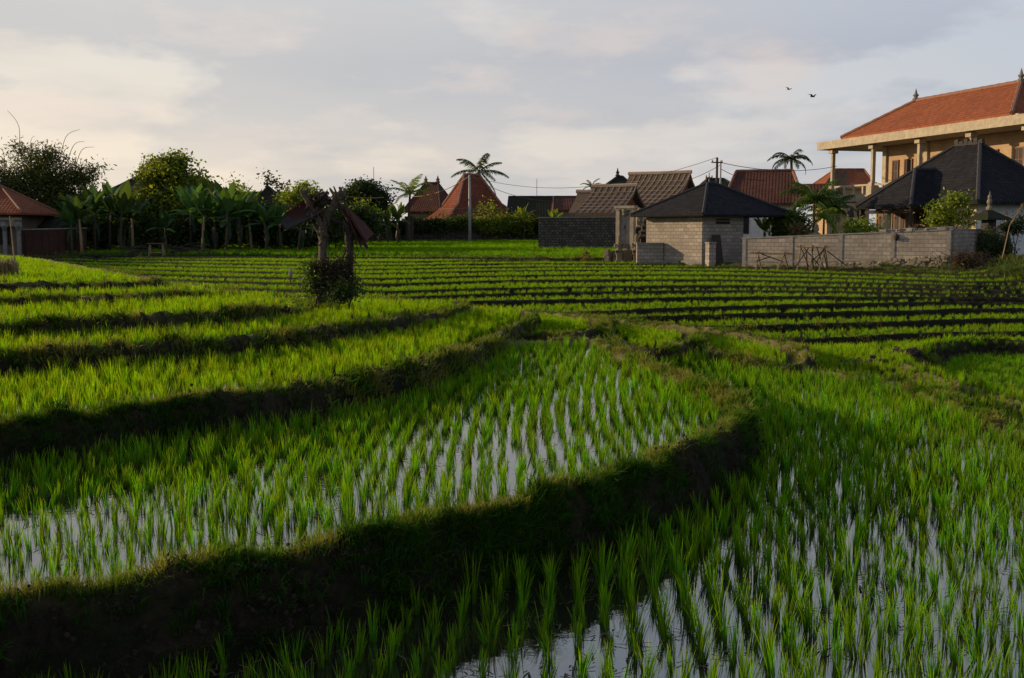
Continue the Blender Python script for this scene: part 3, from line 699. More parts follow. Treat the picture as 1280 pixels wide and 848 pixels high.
# ---- grey block hut with black hip roof
B0 = G(877, 332, .74); zb = gz(*B0) - .05
hut = thing('block_hut', 'grey concrete block hut with a black hipped roof and open right bay', 'hut', (B0[0], B0[1], zb), R(37.6))
walls(hut, 0, 3.42, 0, 4.4, -.1, 2.98, M_BLOCK)
MB().bx(-.07, 3.48, -.08, -.005, -.1, .32).bx(-.075, -.005, -.07, 4.45, -.1, .36).build('plinth', M_CONCG, hut)
MB().bx(1.1, 2.25, -.03, .0, 2.42, 2.56).bx(1.1, 2.25, -.035, .0, 2.62, 2.70).build('vent', M_DARK, hut)
MB().bx(2.85, 3.12, -.05, .0, 2.0, 2.22).build('meter_box', M_CONCG, hut)
MB().box((6.35, .12, 1.4), (.16, .16, 3.0)).build('post', M_CONCG, hut); MB().box((6.35, 4.2, 1.4), (.16, .16, 3.0)).build('post', M_CONCG, hut)
MB().bx(3.42, 6.6, 4.1, 4.28, -.1, 2.9).build('rear_wall', M_WHITE, hut)
roof(hut, -.75, 7.2, -.75, 4.95, 2.96, 4.78, 3.4, 3.9, M_ROOFBLK, M_CAPD, th=.13, capr=.075)
walls_side = thing('block_wall', 'low block wall stub between the gate statues and the hut', 'wall', (hut.location.x - 2.0, hut.location.y + 2.2, zb), R(10))
MB().bx(-1.4, .15, 0, .18, -.1, 1.28).build('wall', M_BLOCK, walls_side); MB().bx(-1.43, .15, -.03, .21, 1.28, 1.36).build('coping', M_CONCG, walls_side)
# white wall seen behind the statues
p0 = W(793, 330, 74); p1 = W(822, 330, 74)
ww = thing('white_wall', 'short white plaster wall behind the dark shrine', 'wall', (p0.x, 74, gz(p0.x, 74)))
MB().bx(0, 1.6, 0, .2, -.2, W(800, 274, 74).z - ww.location.z).build('wall', M_WHITE, ww); MB().bx(-.06, 1.66, -.06, .26, W(800, 274, 74).z - ww.location.z, W(800, 271.5, 74).z - ww.location.z).build('coping', M_CONC, ww)
# small pillar and plank leaning by the hut
p = W(888, 331, 61.5)
pl = thing('block_pillar', 'short grey block pillar standing before the hut', 'pillar', (p.x, 61.5, gz(p.x, 61.5)-.05), R(20))
MB().box((0, 0, .62), (.42, .42, 1.3)).build('shaft', M_BLOCK, pl); MB().box((0, 0, 1.3), (.48, .48, .07)).build('coping', M_CONCG, pl)
p = W(897, 331, 62.6)
tag(MB().box((p.x, 62.6, gz(p.x, 62.6)+.72), (.5, .05, 1.6), R(20), R(-14)).build('plank', M_DWOOD, None, loc=(p.x, 62.6, gz(p.x, 62.6))), 'dark plank leaning on the shaded hut wall', 'plank')

# ---- gate with statues and steps
gx = W(783, 325, 68); gate = thing('temple_gate', 'pale concrete gate frame with grey double door above steps', 'gate', (gx.x, 68.6, gz(gx.x, 68.6)-.05), R(-30))
s_ = 68/1400
for sgn, nm in ((-1, 'pillar'), (1, 'pillar')): MB().box((sgn*.47, 0, 1.7), (.24, .35, 3.0)).box((sgn*.47, 0, .35), (.34, .45, .5)).build(nm, M_CONC, gate)
MB().box((0, 0, 3.22), (1.35, .6, .16)).box((0, 0, 3.09), (1.2, .45, .10)).build('lintel', M_CONC, gate)
d = MB().box((-.17, .0, 2.0), (.32, .08, 2.05)).box((.17, .0, 2.0), (.32, .08, 2.05)).build('door', M_CONCG, gate)
MB().box((-.03, -.06, 2.0), (.03, .05, .25)).build('handle', M_DARK, d)
MB().lathe((-.02, -.16, 2.68), [(.05, 0), (.16, .08), (.12, .2), (.19, .28), (.12, .42), (.03, .5)], 8).build('ornament', M_STAT, gate)
MB().bx(-.33, .33, -.2, .3, -.1, .95).build('threshold', M_STATD, gate)
for k, (x, z, y) in enumerate(((.18, .72, -.55), (-.1, .42, -.85), (.1, .16, -1.2))): MB().box((x, y, z/2), (.5, .4, z)).build('step', M_STAT, gate)
MB().box((-.55, -1.0, .28), (.3, 1.1, .6)).box((-.55, -1.45, .5), (.26, .3, .35)).build('side_wall', M_STAT, gate); MB().box((.5, -1.0, .3), (.3, 1.1, .64)).build('side_wall', M_STAT, gate)
def statue(name, label, x, y, h, mat, rz=0.0, group=None, wk=1.0):
    t_ = thing(name, label, 'statue', (x, y, gz(x, y)-.05), rz, group); k = h/1.8
    MB().box((0, 0, .12*k), (.46*k, .46*k, .24*k)).box((0, 0, .42*k), (.32*k, .32*k, .4*k)).box((0, 0, .66*k), (.42*k, .42*k, .1*k)).build('pedestal', mat, t_)
    b_ = MB(); b_.lathe((0, 0, .7*k), [(.17*k*wk, 0), (.2*k*wk, .12*k), (.15*k*wk, .3*k), (.2*k*wk, .5*k), (.22*k*wk, .6*k), (.09*k, .7*k), (.13*k, .76*k), (.14*k, .86*k), (.10*k, .95*k), (.13*k, .99*k), (.05*k, 1.08*k), (.01, 1.14*k)], 10)
    for s in (-1, 1): b_.tube([(s*.19*k*wk, 0, 1.27*k), (s*.30*k, -.06*k, 1.12*k), (s*.2*k, -.2*k, 1.0*k)], [.075*k, .06*k, .05*k], 6)
    b_.tube([(-.2*k, -.12*k, .72*k), (-.24*k, -.2*k, .85*k), (0, -.16*k, .82*k)], .07*k, 6); b_.build('figure', mat, t_, smooth=True)
    return t_
q = W(774, 326, 67); statue('guardian_statue', 'pale stone guardian statue left of the gate steps', q.x, 67, 1.75, M_STAT)
q = W(795.5, 326, 66.5); statue('guardian_statue', 'pale stone guardian statue right of the gate steps, beside the block wall stub', q.x, 66.5, 1.8, M_STAT)
q = W(799, 300, 70)
t_ = thing('stone_shrine', 'pale carved shrine post rising behind the right gate statue', 'shrine', (q.x, 70, gz(q.x, 70)))
MB().box((0, 0, .9), (.5, .5, 1.9)).build('base', M_STATD, t_); MB().lathe((0, 0, 1.85), [(.3, 0), (.34, .1), (.2, .2), (.26, .45), (.2, .7), (.32, .8), (.16, .95), (.2, 1.1), (.05, 1.3)], 8).build('niche', M_STAT, t_)
q = W(806, 300, 69)
t_ = thing('stone_shrine', 'small black stone shrine silhouetted against the white wall', 'shrine', (q.x, 69, gz(q.x, 69)))
MB().box((0, 0, .65), (.55, .5, 1.4)).build('base', M_STATD, t_)
MB().lathe((0, 0, 1.3), [(.55, 0), (.5, .12), (.34, .2), (.42, .36), (.22, .5), (.28, .7), (.12, .85), (.16, 1.0), (.02, 1.15)], 8).build('niche', M_STATD, t_)

# ---- grey perimeter wall on rubble footing
A_ = Vector((12.3, 60.0, 0)); Bc = Vector((21.1, 54.0, 0)); zA, zB = gz(12.3, 60.0), gz(21.1, 54.0)
dv = (Bc - A_); LW = dv.length; az = math.atan2(dv.y, dv.x)
pw = thing('perimeter_wall', 'long grey concrete block wall with rough rubble footing before the garden', 'wall', (A_.x, A_.y, zA - .1), az)
zt0 = W(918, 299, 60.0).z - zA + .1; zt1 = W(1187, 288, 54.0).z - zA + .1
mb = MB(); V = []
def sloped(mb, x0, x1, y0, y1, z00, z01, za, zb_):
    mb.add([(x0,y0,z00),(x1,y0,z01),(x1,y1,z01),(x0,y1,z00),(x0,y0,za),(x1,y0,zb_),(x1,y1,zb_),(x0,y1,za)], [(3,2,1,0),(4,5,6,7),(0,1,5,4),(1,2,6,5),(2,3,7,6),(3,0,4,7)])
sloped(mb, 0, LW, 0, .2, -.3, -.3, zt0, zt1); mb.build('wall', M_BLOCK, pw)
cp_ = MB(); sloped(cp_, -.05, LW+.05, -.035, .235, zt0, zt1, zt0+.07, zt1+.07)
r9 = random.Random(4)
for i in range(26): x = LW*(.68 + .31*r9.random()); zz = zt0+(zt1-zt0)*x/LW; cp_.box((x, .1, zz+.1), (r9.uniform(.2,.5), r9.uniform(.15,.3), r9.uniform(.06,.16)), r9.uniform(-.5,.5), r9.uniform(-.3,.3))
cp_.build('coping', M_CONCG, pw)
for i, x in enumerate((.12, 2.7, 5.3, 7.9, LW-.12)):
    zz = zt0+(zt1-zt0)*x/LW; MB().bx(x-.1, x+.1, -.028, .02, -.3, zz + .003).build('pier', M_CONCG, pw)
MB().add(*(lambda m_: (m_.V, m_.Fc))((lambda m2: (sloped(m2, .2, LW-.2, -.022, .0, .30, .62, .36, .70), m2)[1])(MB()))).build('band', M_CONCG, pw)
rb = MB()
for i in range(300):
    x = 4.6 + (LW-4.6)*(1-(1-r9.random())**1.1); hmax = .2 + .55*(x-4.4)/(LW-4.4); z = .05 + hmax*r9.random(); s = r9.uniform(.09, .17)
    rb.lathe((x, -.06 - .10*(1-z/.6), z), [(s*.5, -s*.6), (s, -s*.2), (s*.95, s*.3), (s*.4, s*.65)], 6)
rb.build('rubble_footing', M_STAT, pw)
MB().lathe((LW*.72+.4, -.05, zt0+.95*(zt1-zt0)-.32), [(.03, -.16), (.11, -.1), (.13, .05), (.05, .16)], 8).build('lamp_bracket', M_DWOOD, pw)
ret = thing('perimeter_wall', 'shaded grey block wall running back from the rubble corner', 'wall', (Bc.x, Bc.y, zB - .1), az + math.pi/2)
ztr = zt1 + zA - zB
MB().bx(.205, 9.5, -.2, 0, -.4, ztr).build('wall', M_BLOCK, ret); MB().bx(.24, 9.5, -.235, .035, ztr, ztr+.07).build('coping', M_CONCG, ret)
# return wall left end towards the hut
# ---- bamboo trestles leaning before the wall
def trestle(label, px0, px1, Y, ytop, seed, nl, messy):
    a = W(px0, ytop, Y); b = W(px1, ytop+1, Y-.9); r = random.Random(seed); o0 = Vector(((a.x+b.x)/2, (a.y+b.y)/2, 0)); o0.z = gz(o0.x, o0.y)
    t_ = thing('bamboo_trestle', label, 'trestle', o0, 0, 'bamboo trestles by the grey wall')
    MB().tube([a, (a+b)/2 + Vector((0,0,-.03)), b], .05, 6).build('rail', M_BAMB, t_, world=True)
    for i in range(nl):
        p = a.lerp(b, (i+.3)/(nl-.4) if nl > 1 else .5)
        for s in (-1, 1):
            f = p + Vector((s*r.uniform(.15,.5)+r.uniform(-.2,.2), s*.45, 0)); f.z = gz(f.x, f.y)-.03
            MB().tube([p+Vector((-s*.05,-s*.05,.08)), f], .035, 5).build('leg', M_BAMB, t_, world=True)
    if messy:
        for i in range(messy):
            p = a.lerp(b, r.random())+Vector((0, -.1, -r.uniform(0,.3))); q = p+Vector((r.uniform(-1.1,1.1), r.uniform(-.3,.2), 0)); q.z = gz(q.x, q.y)+r.uniform(0,.6)
            MB().tube([p, q], .028, 5).build('brace', M_DWOOD, t_, world=True)
trestle('low bamboo trestle with a pale rail, nearer the hut', 938, 991, 58.0, 316, 3, 2, 2)
trestle('taller tangled bamboo trestle casting shadows on the wall', 996, 1036, 56.4, 308, 5, 3, 9)

# ---- black roofed house with lower wing
za = gz(25.6, 62.0)
bh = thing('black_roofed_house', 'single storey house with big black hipped roof and white end wall', 'house', (25.6, 62.0, za), R(112.5))
E = 4.28 - za     # local x runs back along the lit side, local -y inward
walls(bh, .9, 9.2, -7.2, -.904, -.2, E-.02, M_WHITE)
MB().bx(.903, 9.2, -.9, -.82, -.2, E-.04).build('side_wall', M_CREAM, bh)
_, _, ra_, rb_ = roof(bh, 0, 10.1, -8, 0, E, 7.8-za, 4.0, 4.1, M_ROOFBLK, M_CAPD, th=.16, capr=.11)
orn = MB()
for k in range(6): orn.box((3.9+.38*k, -4, 7.92-za+.05*(k % 2)), (.3, .22, .26+.14*(k % 2)), 0, 0, .2)
orn.build('roof_ornament', M_STATD, bh)
for (x, w_) in ((3.2, .95), (5.15, 1.15), (6.95, 1.15), (8.5, .8)):
    o = MB().box((x, -.79, 1.75), (w_, .08, 1.9)).build('door', M_WOOD, bh)
    pn = MB()
    for s in (-1, 1):
        pn.box((x+s*w_*.22, -.74, 1.85), (w_*.26, .03, .9)); pn.tube([(x+s*w_*.22, -.755, 2.3), (x+s*w_*.22, -.725, 2.3)], w_*.13, 12)
    pn.build('pane', M_DARK, o)
    MB().box((x-w_/2-.05, -.77, 1.75), (.1, .14, 2.05)).box((x+w_/2+.05, -.77, 1.75), (.1, .14, 2.05)).box((x, -.77, 2.85), (w_+.24, .16, .12)).build('door_frame', M_BAMB, o)
zw = gz(22.87, 64.66)
wg = thing('tiled_pavilion', 'open pavilion wing with low black tiled roof and cream column', 'pavilion', (22.87, 64.66, zw), R(22.5))
EW = 4.1 - zw
roof(wg, 0, 5.2, 0, 4.74, EW, 6.3-zw, 2.37, .2, M_ROOFBLK, M_CAPD, th=.13, capr=.1)
for (x, y) in ((.2, .2), (2.2, .25), (.2, 4.5)): MB().box((x, y, EW/2-.1), (.15, .15, EW)).build('post', M_DWOOD, wg)
MB().box((.5, 2.5, EW/2-.1), (.34, .34, EW)).build('column', M_CREAM, wg)
MB().bx(.3, .5, .3, 4.5, EW-.42, EW-.2).build('beam', M_DWOOD, wg)

# ---- two storey villa with orange roof
V0 = Vector((33.8, 74, 0)); zv = gz(33.8, 74)
# local x runs along the front away from the viewer, local y inward
vl = thing('villa', 'two storey villa with orange tiled roof over a deep concrete veranda slab', 'house', (V0.x, V0.y, zv), math.atan2(.96, -.28))
def VL(z): return z - zv
ZS = 9.72
MB().bx(0, 25.8, -10, 0, VL(ZS)-.05, VL(ZS)+.62).build('veranda_slab', M_CONC, vl)
MB().bx(2.6, 23.7, -9.4, -1.2, VL(ZS)+.62, VL(ZS)+.86).build('eave_band', M_CREAM, vl)
r_v, e_v, ra_, rb_ = roof(vl, 3.0, 23.3+.4, -8.8+.2, -1.0, VL(10.62), VL(13.3), 3.7, 4.9, M_ROOFRED, M_CAP, th=.16, capr=.15)
for p_ in (ra_, rb_): finial(vl, (p_[0], p_[1], p_[2]), 1.0, M_CONCG, 1.5)
# the inward direction is local -y
walls(vl, 2.2, 20.4, -9.6, -3.0, VL(5.6), VL(ZS)-.06, M_PLAS, 'upper_wall')
walls(vl, 1.5, 19.5, -9.6, -3.4, -.2, VL(5.1), M_VILLAGE, 'lower_wall')
MB().bx(0.4, 25.0, -9.8, -.6, VL(5.1), VL(5.6)).build('balcony_slab', M_CONC, vl)
bl = MB(); bl.bx(.5, 24.8, -.75, -.62, VL(6.35), VL(6.5))
for x in np.arange(.8, 24.8, 1.35): bl.box((x, -.69, VL(5.95)), (.2, .14, .75))
bl.bx(24.66, 24.8, -9, -.8, VL(6.35), VL(6.5)); bl.build('balustrade', M_CONC, vl)
for x in (1.0, 6.6, 12.4, 18.4, 24.3):
    c_ = MB().box((x, -.7, VL(7.6)), (.28, .28, 4.1)).box((x, -.7, VL(5.95)), (.72, .72, .75)).box((x, -.7, VL(6.45)), (.52, .52, .3)).box((x, -.7, VL(9.45)), (.6, .6, .3)).build('column', M_CONC, vl)
for x in (24.3, 17, 10): MB().box((x, -.9, VL(2.9)), (.4, .4, 4.5)).build('lower_column', M_CONC, vl)
MB().box((20.0, -2.95, VL(7.6)), (.5, .3, 4.0)).box((14.6, -2.95, VL(7.6)), (.45, .3, 4.0)).build('pilaster', M_CONC, vl)
MB().box((24.6, -1.6, VL(6.9)), (.12, 1.3, 1.9)).build('shutter', M_CONCG, vl)
for (x, w_, h_, zc_) in ((18.6, .75, 2.4, 7.2), (16.9, .95, 2.9, 6.95), (15.4, .75, 2.4, 7.2), (13.3, .9, 2.3, 7.3), (12.1, .9, 2.3, 7.3), (10.9, .9, 2.3, 7.3), (8.2, .9, 2.3, 7.3), (7.0, .9, 2.3, 7.3), (4.4, .9, 2.3, 7.3), (3.2, .9, 2.3, 7.3)):
    window_at(vl, (x, -2.97, VL(zc_)), w_, h_, (0, 1), M_WOOD)
for x in (17, 12, 7): window_at(vl, (x, -3.37, 2.4), 1.1, 2.6, (0, 1), M_WOOD, name='door')

# ---- generic village house from its place, size and roof form
def village_house(name, label, cat, Y, xl, xr, ye, rl, rr, yr, dep, roofm, wallm=M_VILLAGE, rot=0, cap=M_CAP, caps=.09, fin=None, gablem=None, batt=False, th=.16, group=None):
    e0 = W(xl, ye, Y); e1 = W(xr, ye, Y); Yr = Y + dep/2; a = W(rl, yr, Yr); b = W(rr, yr, Yr)
    w = e1.x-e0.x; cxm = W((xl+xr)/2, ye, Yr).x; zg = gz(cxm, Y)
    t_ = thing(name, label, cat, (cxm, Yr, zg), R(rot), group)
    k = Yr/Y; ax = a.x - cxm*1.0; bx_ = b.x - cxm
    ix0 = max(0, ax + w/2); ix1 = max(0, w/2 - bx_)
    ze = e0.z - zg; zr = a.z - zg
    r_, e, ra, rb2 = roof(t_, -w/2, w/2, -dep/2, dep/2, ze, zr, ix0, ix1, roofm, cap, th=th, capr=caps)
    ins = min(.7, w*.1)
    if ze > .5:
        walls(t_, -w/2+ins, w/2-ins, -dep/2+ins, dep/2-ins, -.2, ze-.14, wallm)
        for s in (-.25, .25): window_at(t_, (s*w, -dep/2+ins-.01, ze*.5), min(1.0, w*.14), min(1.3, ze*.5), (0, -1), M_DWOOD)
    if fin: finial(t_, ra, fin, M_STATD, 1.2)
    if batt:   # bamboo battens lying criss-cross on the thatch
        mb = MB(); n = int(w / .45)
        def P_(u, v, f):  # u along, v up the slope of the front/back face
            L = e[0] if f < 0 else e[3]; Rr_ = e[1] if f < 0 else e[2]
            p = Vector(L).lerp(Vector(Rr_), u); q = Vector(ra).lerp(Vector(rb2), u); return p.lerp(q, v) + Vector((0, 0, .04))
        for i in range(n+1):
            for dz_ in ((0, batt*.12),):
                u0 = i/n; u1 = min(1, max(0, u0+dz_[1])); mb.tube([P_(u0, .02, -1), P_(u1, .98, -1)], .035, 4)
        for v in np.linspace(.08, .92, 7): mb.tube([P_(0, v, -1), P_(1, v, -1)], .028, 4)
        mb.build('battens', M_TBAT, r_)
    return t_
# far left pavilion
Y = 80; hp = village_house('tiled_pavilion', 'small pavilion with steep orange hipped roof and pale carved frieze', 'pavilion', Y, -66, 56, 266, -6, 1, 233, 7.0, M_ROOFRED, M_VILLAGE, cap=M_CAP)
zg = hp.location.z
finial(hp, (0, 0, W(5, 233, Y+3.6).z-zg), .9, M_CAP, 1.4)
MB().bx(-3.1, 3.15, -3.02, -2.93, W(0, 283, Y).z-zg, W(0, 272, Y).z-zg).build('frieze', M_CONC, hp)
for x in (.9, 2.0, 3.0): MB().box((x, -3.12, 1.3), (.25, .2, 2.7)).lathe((x, -3.2, 2.2), [(.1, -.3), (.3, 0), (.22, .3), (.34, .45)], 6).build('pillar', M_CONCG, hp)
village_house('gate_pavilion', 'dark tiled lean-to roof against the brick compound wall', 'pavilion', 84, 44, 100, 284, 60, 88, 272, 3.5, M_ROOFDRK, M_DBRICK, cap=M_CAPD)
def compound_wall(label, pa, pb, Ya, Yb, ytop_a, ytop_b, mat, coping=M_CONCG, piers=4, th=.3, name='compound_wall'):
    a = W(pa, ytop_a, Ya); b = W(pb, ytop_b, Yb); zg_ = min(gz(a.x, a.y), gz(b.x, b.y)) - .2
    t_ = thing(name, label, 'wall', (a.x, a.y, zg_), math.atan2(b.y-a.y, b.x-a.x)); L = math.hypot(b.x-a.x, b.y-a.y)
    m1 = MB(); sloped(m1, 0, L, 0, th, -.2, -.2, a.z-zg_, b.z-zg_); m1.build('wall', mat, t_)
    m2 = MB(); sloped(m2, -.05, L+.05, -.06, th+.06, a.z-zg_, b.z-zg_, a.z-zg_+.09, b.z-zg_+.09); m2.build('coping', coping, t_)
    for i in range(piers): x = L*(i+.5)/piers; MB().bx(x-.2, x+.2, -.08, -.003, -.2, min(a.z, b.z)-zg_-.003).build('pier', mat, t_)
    return t_
compound_wall('dark red brick compound wall beside the left pavilion', 24, 108, 81, 83, 288, 286, M_DBRICK)
compound_wall('dark garden wall behind the banana plants', 108, 400, 96, 108, 288, 284, M_DBRICK, piers=9)
compound_wall('long dark stone compound wall hung with creepers', 400, 672, 112, 118, 277, 277, M_STONE, piers=8)
compound_wall('dark rough stone wall left of the temple gate', 673, 771, 88, 86.3, 273, 272, M_STONE, piers=0)
# houses of the village, left to right
village_house('village_house', 'big house with dark low roof half hidden behind the broad tree', 'house', 100, 146, 284, 243, 172, 250, 221, 9, M_ROOFDRK, cap=M_CAPD)
village_house('village_house', 'long low house with brown roof behind the banana plants', 'house', 112, 262, 392, 256, 275, 384, 241, 8, M_ROOFBRN, cap=M_CAPD)
village_house('shrine_pavilion', 'dark pointed shrine roof rising over the long brown roof', 'shrine', 104, 318, 358, 254, 334, 337, 235, 3, M_ROOFDRK, cap=M_CAPD, fin=.8)
bhs = village_house('village_house', 'dark brown steep roofed house beside the small palm', 'house', 128, 514, 566, 264, 531, 548, 229, 6.5, M_ROOFBRN, rot=-18, cap=M_CAPD)
for x in (-.75, .75): finial(bhs, (x, 0, W(540, 229, 131).z - bhs.location.z), .9, M_CAP, 1.6)
# joglo: steep upper roof with flaring skirt
Y = 122; c_ = W(590, 300, Y+5); zg = gz(c_.x, c_.y)
jg = thing('joglo_house', 'tall red brown two pitch roof house behind the grey utility pole', 'house', (c_.x, c_.y, zg), R(24))
ZE, ZM, ZR = W(590, 273, Y).z-zg, W(590, 256, Y+2).z-zg, W(590, 219, Y+5).z-zg
walls(jg, -3.2, 3.2, -3.0, 3.0, -.2, ZM-.4, M_VILLAGE)
for s in (-1, 1): window_at(jg, (s*1.5, -3.01, ZE*.55), 1.0, 1.3, (0, -1), M_DWOOD)
rr_ = roof(jg, -2.6, 2.6, -2.4, 2.4, ZM, ZR, 1.7, 1.7, M_ROOFDRED, M_CAP, th=.15, capr=.16)
sk = MB(); i_, o_ = (2.65, 2.45), (4.5, 4.2)
V = [(-o_[0],-o_[1],ZE),(o_[0],-o_[1],ZE),(o_[0],o_[1],ZE),(-o_[0],o_[1],ZE),(-i_[0],-i_[1],ZM+.02),(i_[0],-i_[1],ZM+.02),(i_[0],i_[1],ZM+.02),(-i_[0],i_[1],ZM+.02)]
Vl = [(x,y,z-.14) for x,y,z in V]
fs = [(0,1,5,4),(1,2,6,5),(2,3,7,6),(3,0,4,7)]; sk.add(V+Vl, fs+[tuple(reversed([i+8 for i in f])) for f in fs]+[(1,0,8,9),(2,1,9,10),(3,2,10,11),(0,3,11,8)])
sko = sk.build('skirt_roof', M_ROOFDRED, jg); cpm = MB()
for a_, b_ in ((0,4),(1,5),(2,6),(3,7)): cpm.tube([Vector(V[a_])+Vector((0,0,.03)), Vector(V[b_])+Vector((0,0,.03))], .13, 6)
cpm.build('ridge_cap', M_CAP, sko)
village_house('village_house', 'low house under a dark moss covered roof', 'house', 118, 632, 702, 272, 636, 692, 246, 7, M_ROOFDRK, cap=M_CAPD, caps=.06)
village_house('village_house', 'small low dark roofed house behind the stone wall', 'house', 112, 690, 724, 262, 692, 722, 246, 6, M_ROOFBRN, cap=M_CAPD, caps=.06)
# thatched houses with curved gables
def thatch_house(label, Y, xl, xr, ye, rl, rr, yr, dep, rot, batt=0):
    e0 = W(xl, ye, Y); e1 = W(xr, ye, Y); a = W(rl, yr, Y+dep/2); b = W(rr, yr, Y+dep/2)
    cxm = (a.x+b.x)/2; w = (b.x-a.x)/math.cos(R(rot)); zg = gz(cxm, Y)
    t_ = thing('thatched_house', label, 'house', (cxm, Y+dep/2, zg), R(rot), 'thatched houses by the temple gate'); ze = e0.z-zg; zr = a.z-zg
    N = 7; prof = []
    for i in range(-N, N+1):
        f = i/N; af = abs(f); prof.append((f*dep/2, zr - (zr-ze)*(af**.72)*.999))     # concave, sweeping out at the eaves
    mb = MB(); hw = w/2; V = []
    th = .28
    for (y, z) in prof: V += [(-hw-.12*0, y, z), (hw, y, z)]
    n = len(prof)
    for (y, z) in prof: V += [(-hw, y*.985, z-th), (hw, y*.985, z-th)]
    fs = []
    for i in range(n-1):
        fs.append((2*i, 2*i+1, 2*i+3, 2*i+2)); j = 2*n; fs.append((j+2*i+2, j+2*i+3, j+2*i+1, j+2*i))
        fs.append((2*i+1, j+2*i+1, j+2*i+3, 2*i+3)); fs.append((2*i+2, j+2*i+2, j+2*i, 2*i))
    fs += [(1, 0, j, j+1), (2*n-2, 2*n-1, j+2*n-1, j+2*n-2)]
    mb.add(V, fs); ro = mb.build('roof', M_THATCH, t_)
    MB().tube([(-hw-.1, 0, zr+.05), (0, 0, zr+.02), (hw+.1, 0, zr+.06)], .17, 6).build('ridge_roll', M_TBAT, ro)
    if batt:
        bm = MB(); nn = int(w/.5)
        for i in range(nn+1):
            x = -hw + w*i/nn; x2 = min(hw, x + .55*batt)
            bm.tube([(x + (x2-x)*(1-abs(y)/(dep/2)), y, z+.04) for (y, z) in prof[:N+1]], .032, 4)
        for k in (1, 2, 3, 4, 5, 6): bm.tube([(-hw, prof[k][0], prof[k][1]+.035), (hw, prof[k][0], prof[k][1]+.035)], .024, 4)
        bm.build('battens', M_TBAT, ro)
    g = MB()
    for s in (-1, 1):
        xx = s*(hw-.5); pts = [(xx, y*.9, z-th-.02) for (y, z) in prof]; m_ = len(pts)
        g.add(pts + [(xx, 0, ze-.3)], [(i, i+1, m_) if s > 0 else (i+1, i, m_) for i in range(m_-1)])
    g.build('gable', M_TTRIM, t_)
    walls(t_, -hw+.55, hw-.55, -dep/2+.8, dep/2-.8, -.2, ze+.25, M_VILLAGE)
    for s in (-.22, .22): window_at(t_, (s*w, -dep/2+.79, ze*.55), .9, 1.2, (0, -1), M_DWOOD)
    return t_
thatch_house('small grey thatched house at the outer end of the row', 98, 710, 742, 266, 722, 742, 240, 5, -22)
thatch_house('thatched house with red gable directly behind the temple gate', 88, 722, 790, 266, 742, 794, 233, 7.5, -26, .5)
thatch_house('largest thatched house with pale bamboo lattice on its roof', 98, 792, 840, 258, 789, 860, 217, 9, -30, 1.2)
pt = village_house('shrine_pavilion', 'dark pagoda roof tip above the thatched roofs', 'shrine', 112, 757, 789, 231, 772, 778, 221, 2.6, M_ROOFDRK, cap=M_CAPD, fin=.9)
bt = village_house('village_house', 'brown tiled house between the grey hut and the villa', 'house', 92, 906, 1006, 254, 921, 990, 214, 10, M_ROOFBRN, M_WHITE, rot=-14, cap=M_CAP, caps=.12)
MB().add([(2.2,-6.6,3.6),(4.9,-6.6,3.6),(4.9,-3.5,5.2),(2.2,-3.5,5.2),(2.2,-6.6,3.45),(4.9,-6.6,3.45),(4.9,-3.5,5.05),(2.2,-3.5,5.05)], [(0,1,2,3),(7,6,5,4),(1,0,4,5),(2,1,5,6),(3,2,6,7),(0,3,7,4)]).build('porch_roof', M_ROOFBRN, bt)
village_house('village_house', 'small red roofed house seen under the villa veranda', 'house', 118, 1018, 1084, 233, 1044, 1080, 212, 7, M_ROOFRED, M_PLAS, cap=M_CAP)
village_house('village_house', 'dark roofed house just behind the twin utility poles', 'house', 112, 868, 925, 240, 884, 905, 224, 6, M_ROOFDRK, cap=M_CAPD)

# ---- poles, wires, masts
def pole(px, ytop, Y, r_, label, mat=M_METAL, arm=0, name='utility_pole', group=None):
    p = W(px, ytop, Y); zg_ = gz(p.x, Y); t_ = thing(name, label, 'pole', (p.x, Y, zg_), 0, group)
    MB().tube([(0, 0, -.1), (0, 0, (p.z-zg_)*.5), (0, 0, p.z-zg_)], [r_, r_*.85, r_*.65], 8).build('shaft', mat, t_, smooth=True)
    if arm:
        MB().box((0, 0, p.z-zg_-.35), (arm, .08, .08), R(20)).build('crossarm', M_DWOOD, t_)
        for s in (-.42, 0, .42): MB().lathe((s*arm*math.cos(R(20)), s*arm*math.sin(R(20)), p.z-zg_-.31), [(.04, 0), (.06, .06), (.03, .14)], 6).build('insulator', M_CONC, t_)
    return p
P1_ = pole(587, 219, 108, .16, 'grey utility pole standing before the tall red roof')
P2_ = pole(896.5, 197, 80, .12, 'tall dark utility pole with crossarm behind the hut', M_DWOOD, .9)
P3_ = pole(901, 201, 84, .09, 'thinner grey pole close beside the crossarm pole', M_METAL, .0)
P4_ = pole(886.5, 216, 76, .05, 'short thin antenna pole over the hut roof ridge', M_METAL, .5)
pole(671, 224, 150, .06, 'thin antenna mast above the mossy roof', M_METAL, 0, 'antenna_mast'); pole(467, 209, 150, .06, 'thin antenna mast above the round tree', M_METAL, 0, 'antenna_mast')
def wire(a, b, sag, label, r_=.022, mat=M_WIRE):
    pts = [a.lerp(b, i/16) - Vector((0, 0, sag*4*(i/16)*(1-i/16))) for i in range(17)]
    tag(MB().tube(pts, r_, 4).build('overhead_wire', mat, None, loc=tuple(a)), label, 'wire')
wire(P1_ + Vector((0,0,-.1)), W(515, 246, 116), .5, 'wire from the grey pole toward the small palm', .035, M_BAMB)
wire(P1_ + Vector((0,0,-.1)), W(745, 246, 100), 1.2, 'wire sagging from the grey pole to the thatched houses')
wire(P1_ + Vector((0,0,-.1)), P2_, 1.6, 'long wire between the grey pole and the crossarm pole', .018)
wire(W(430, 245, 100), W(480, 247, 100), .12, 'pale cable strung before the round tree', .04, M_BAMB)
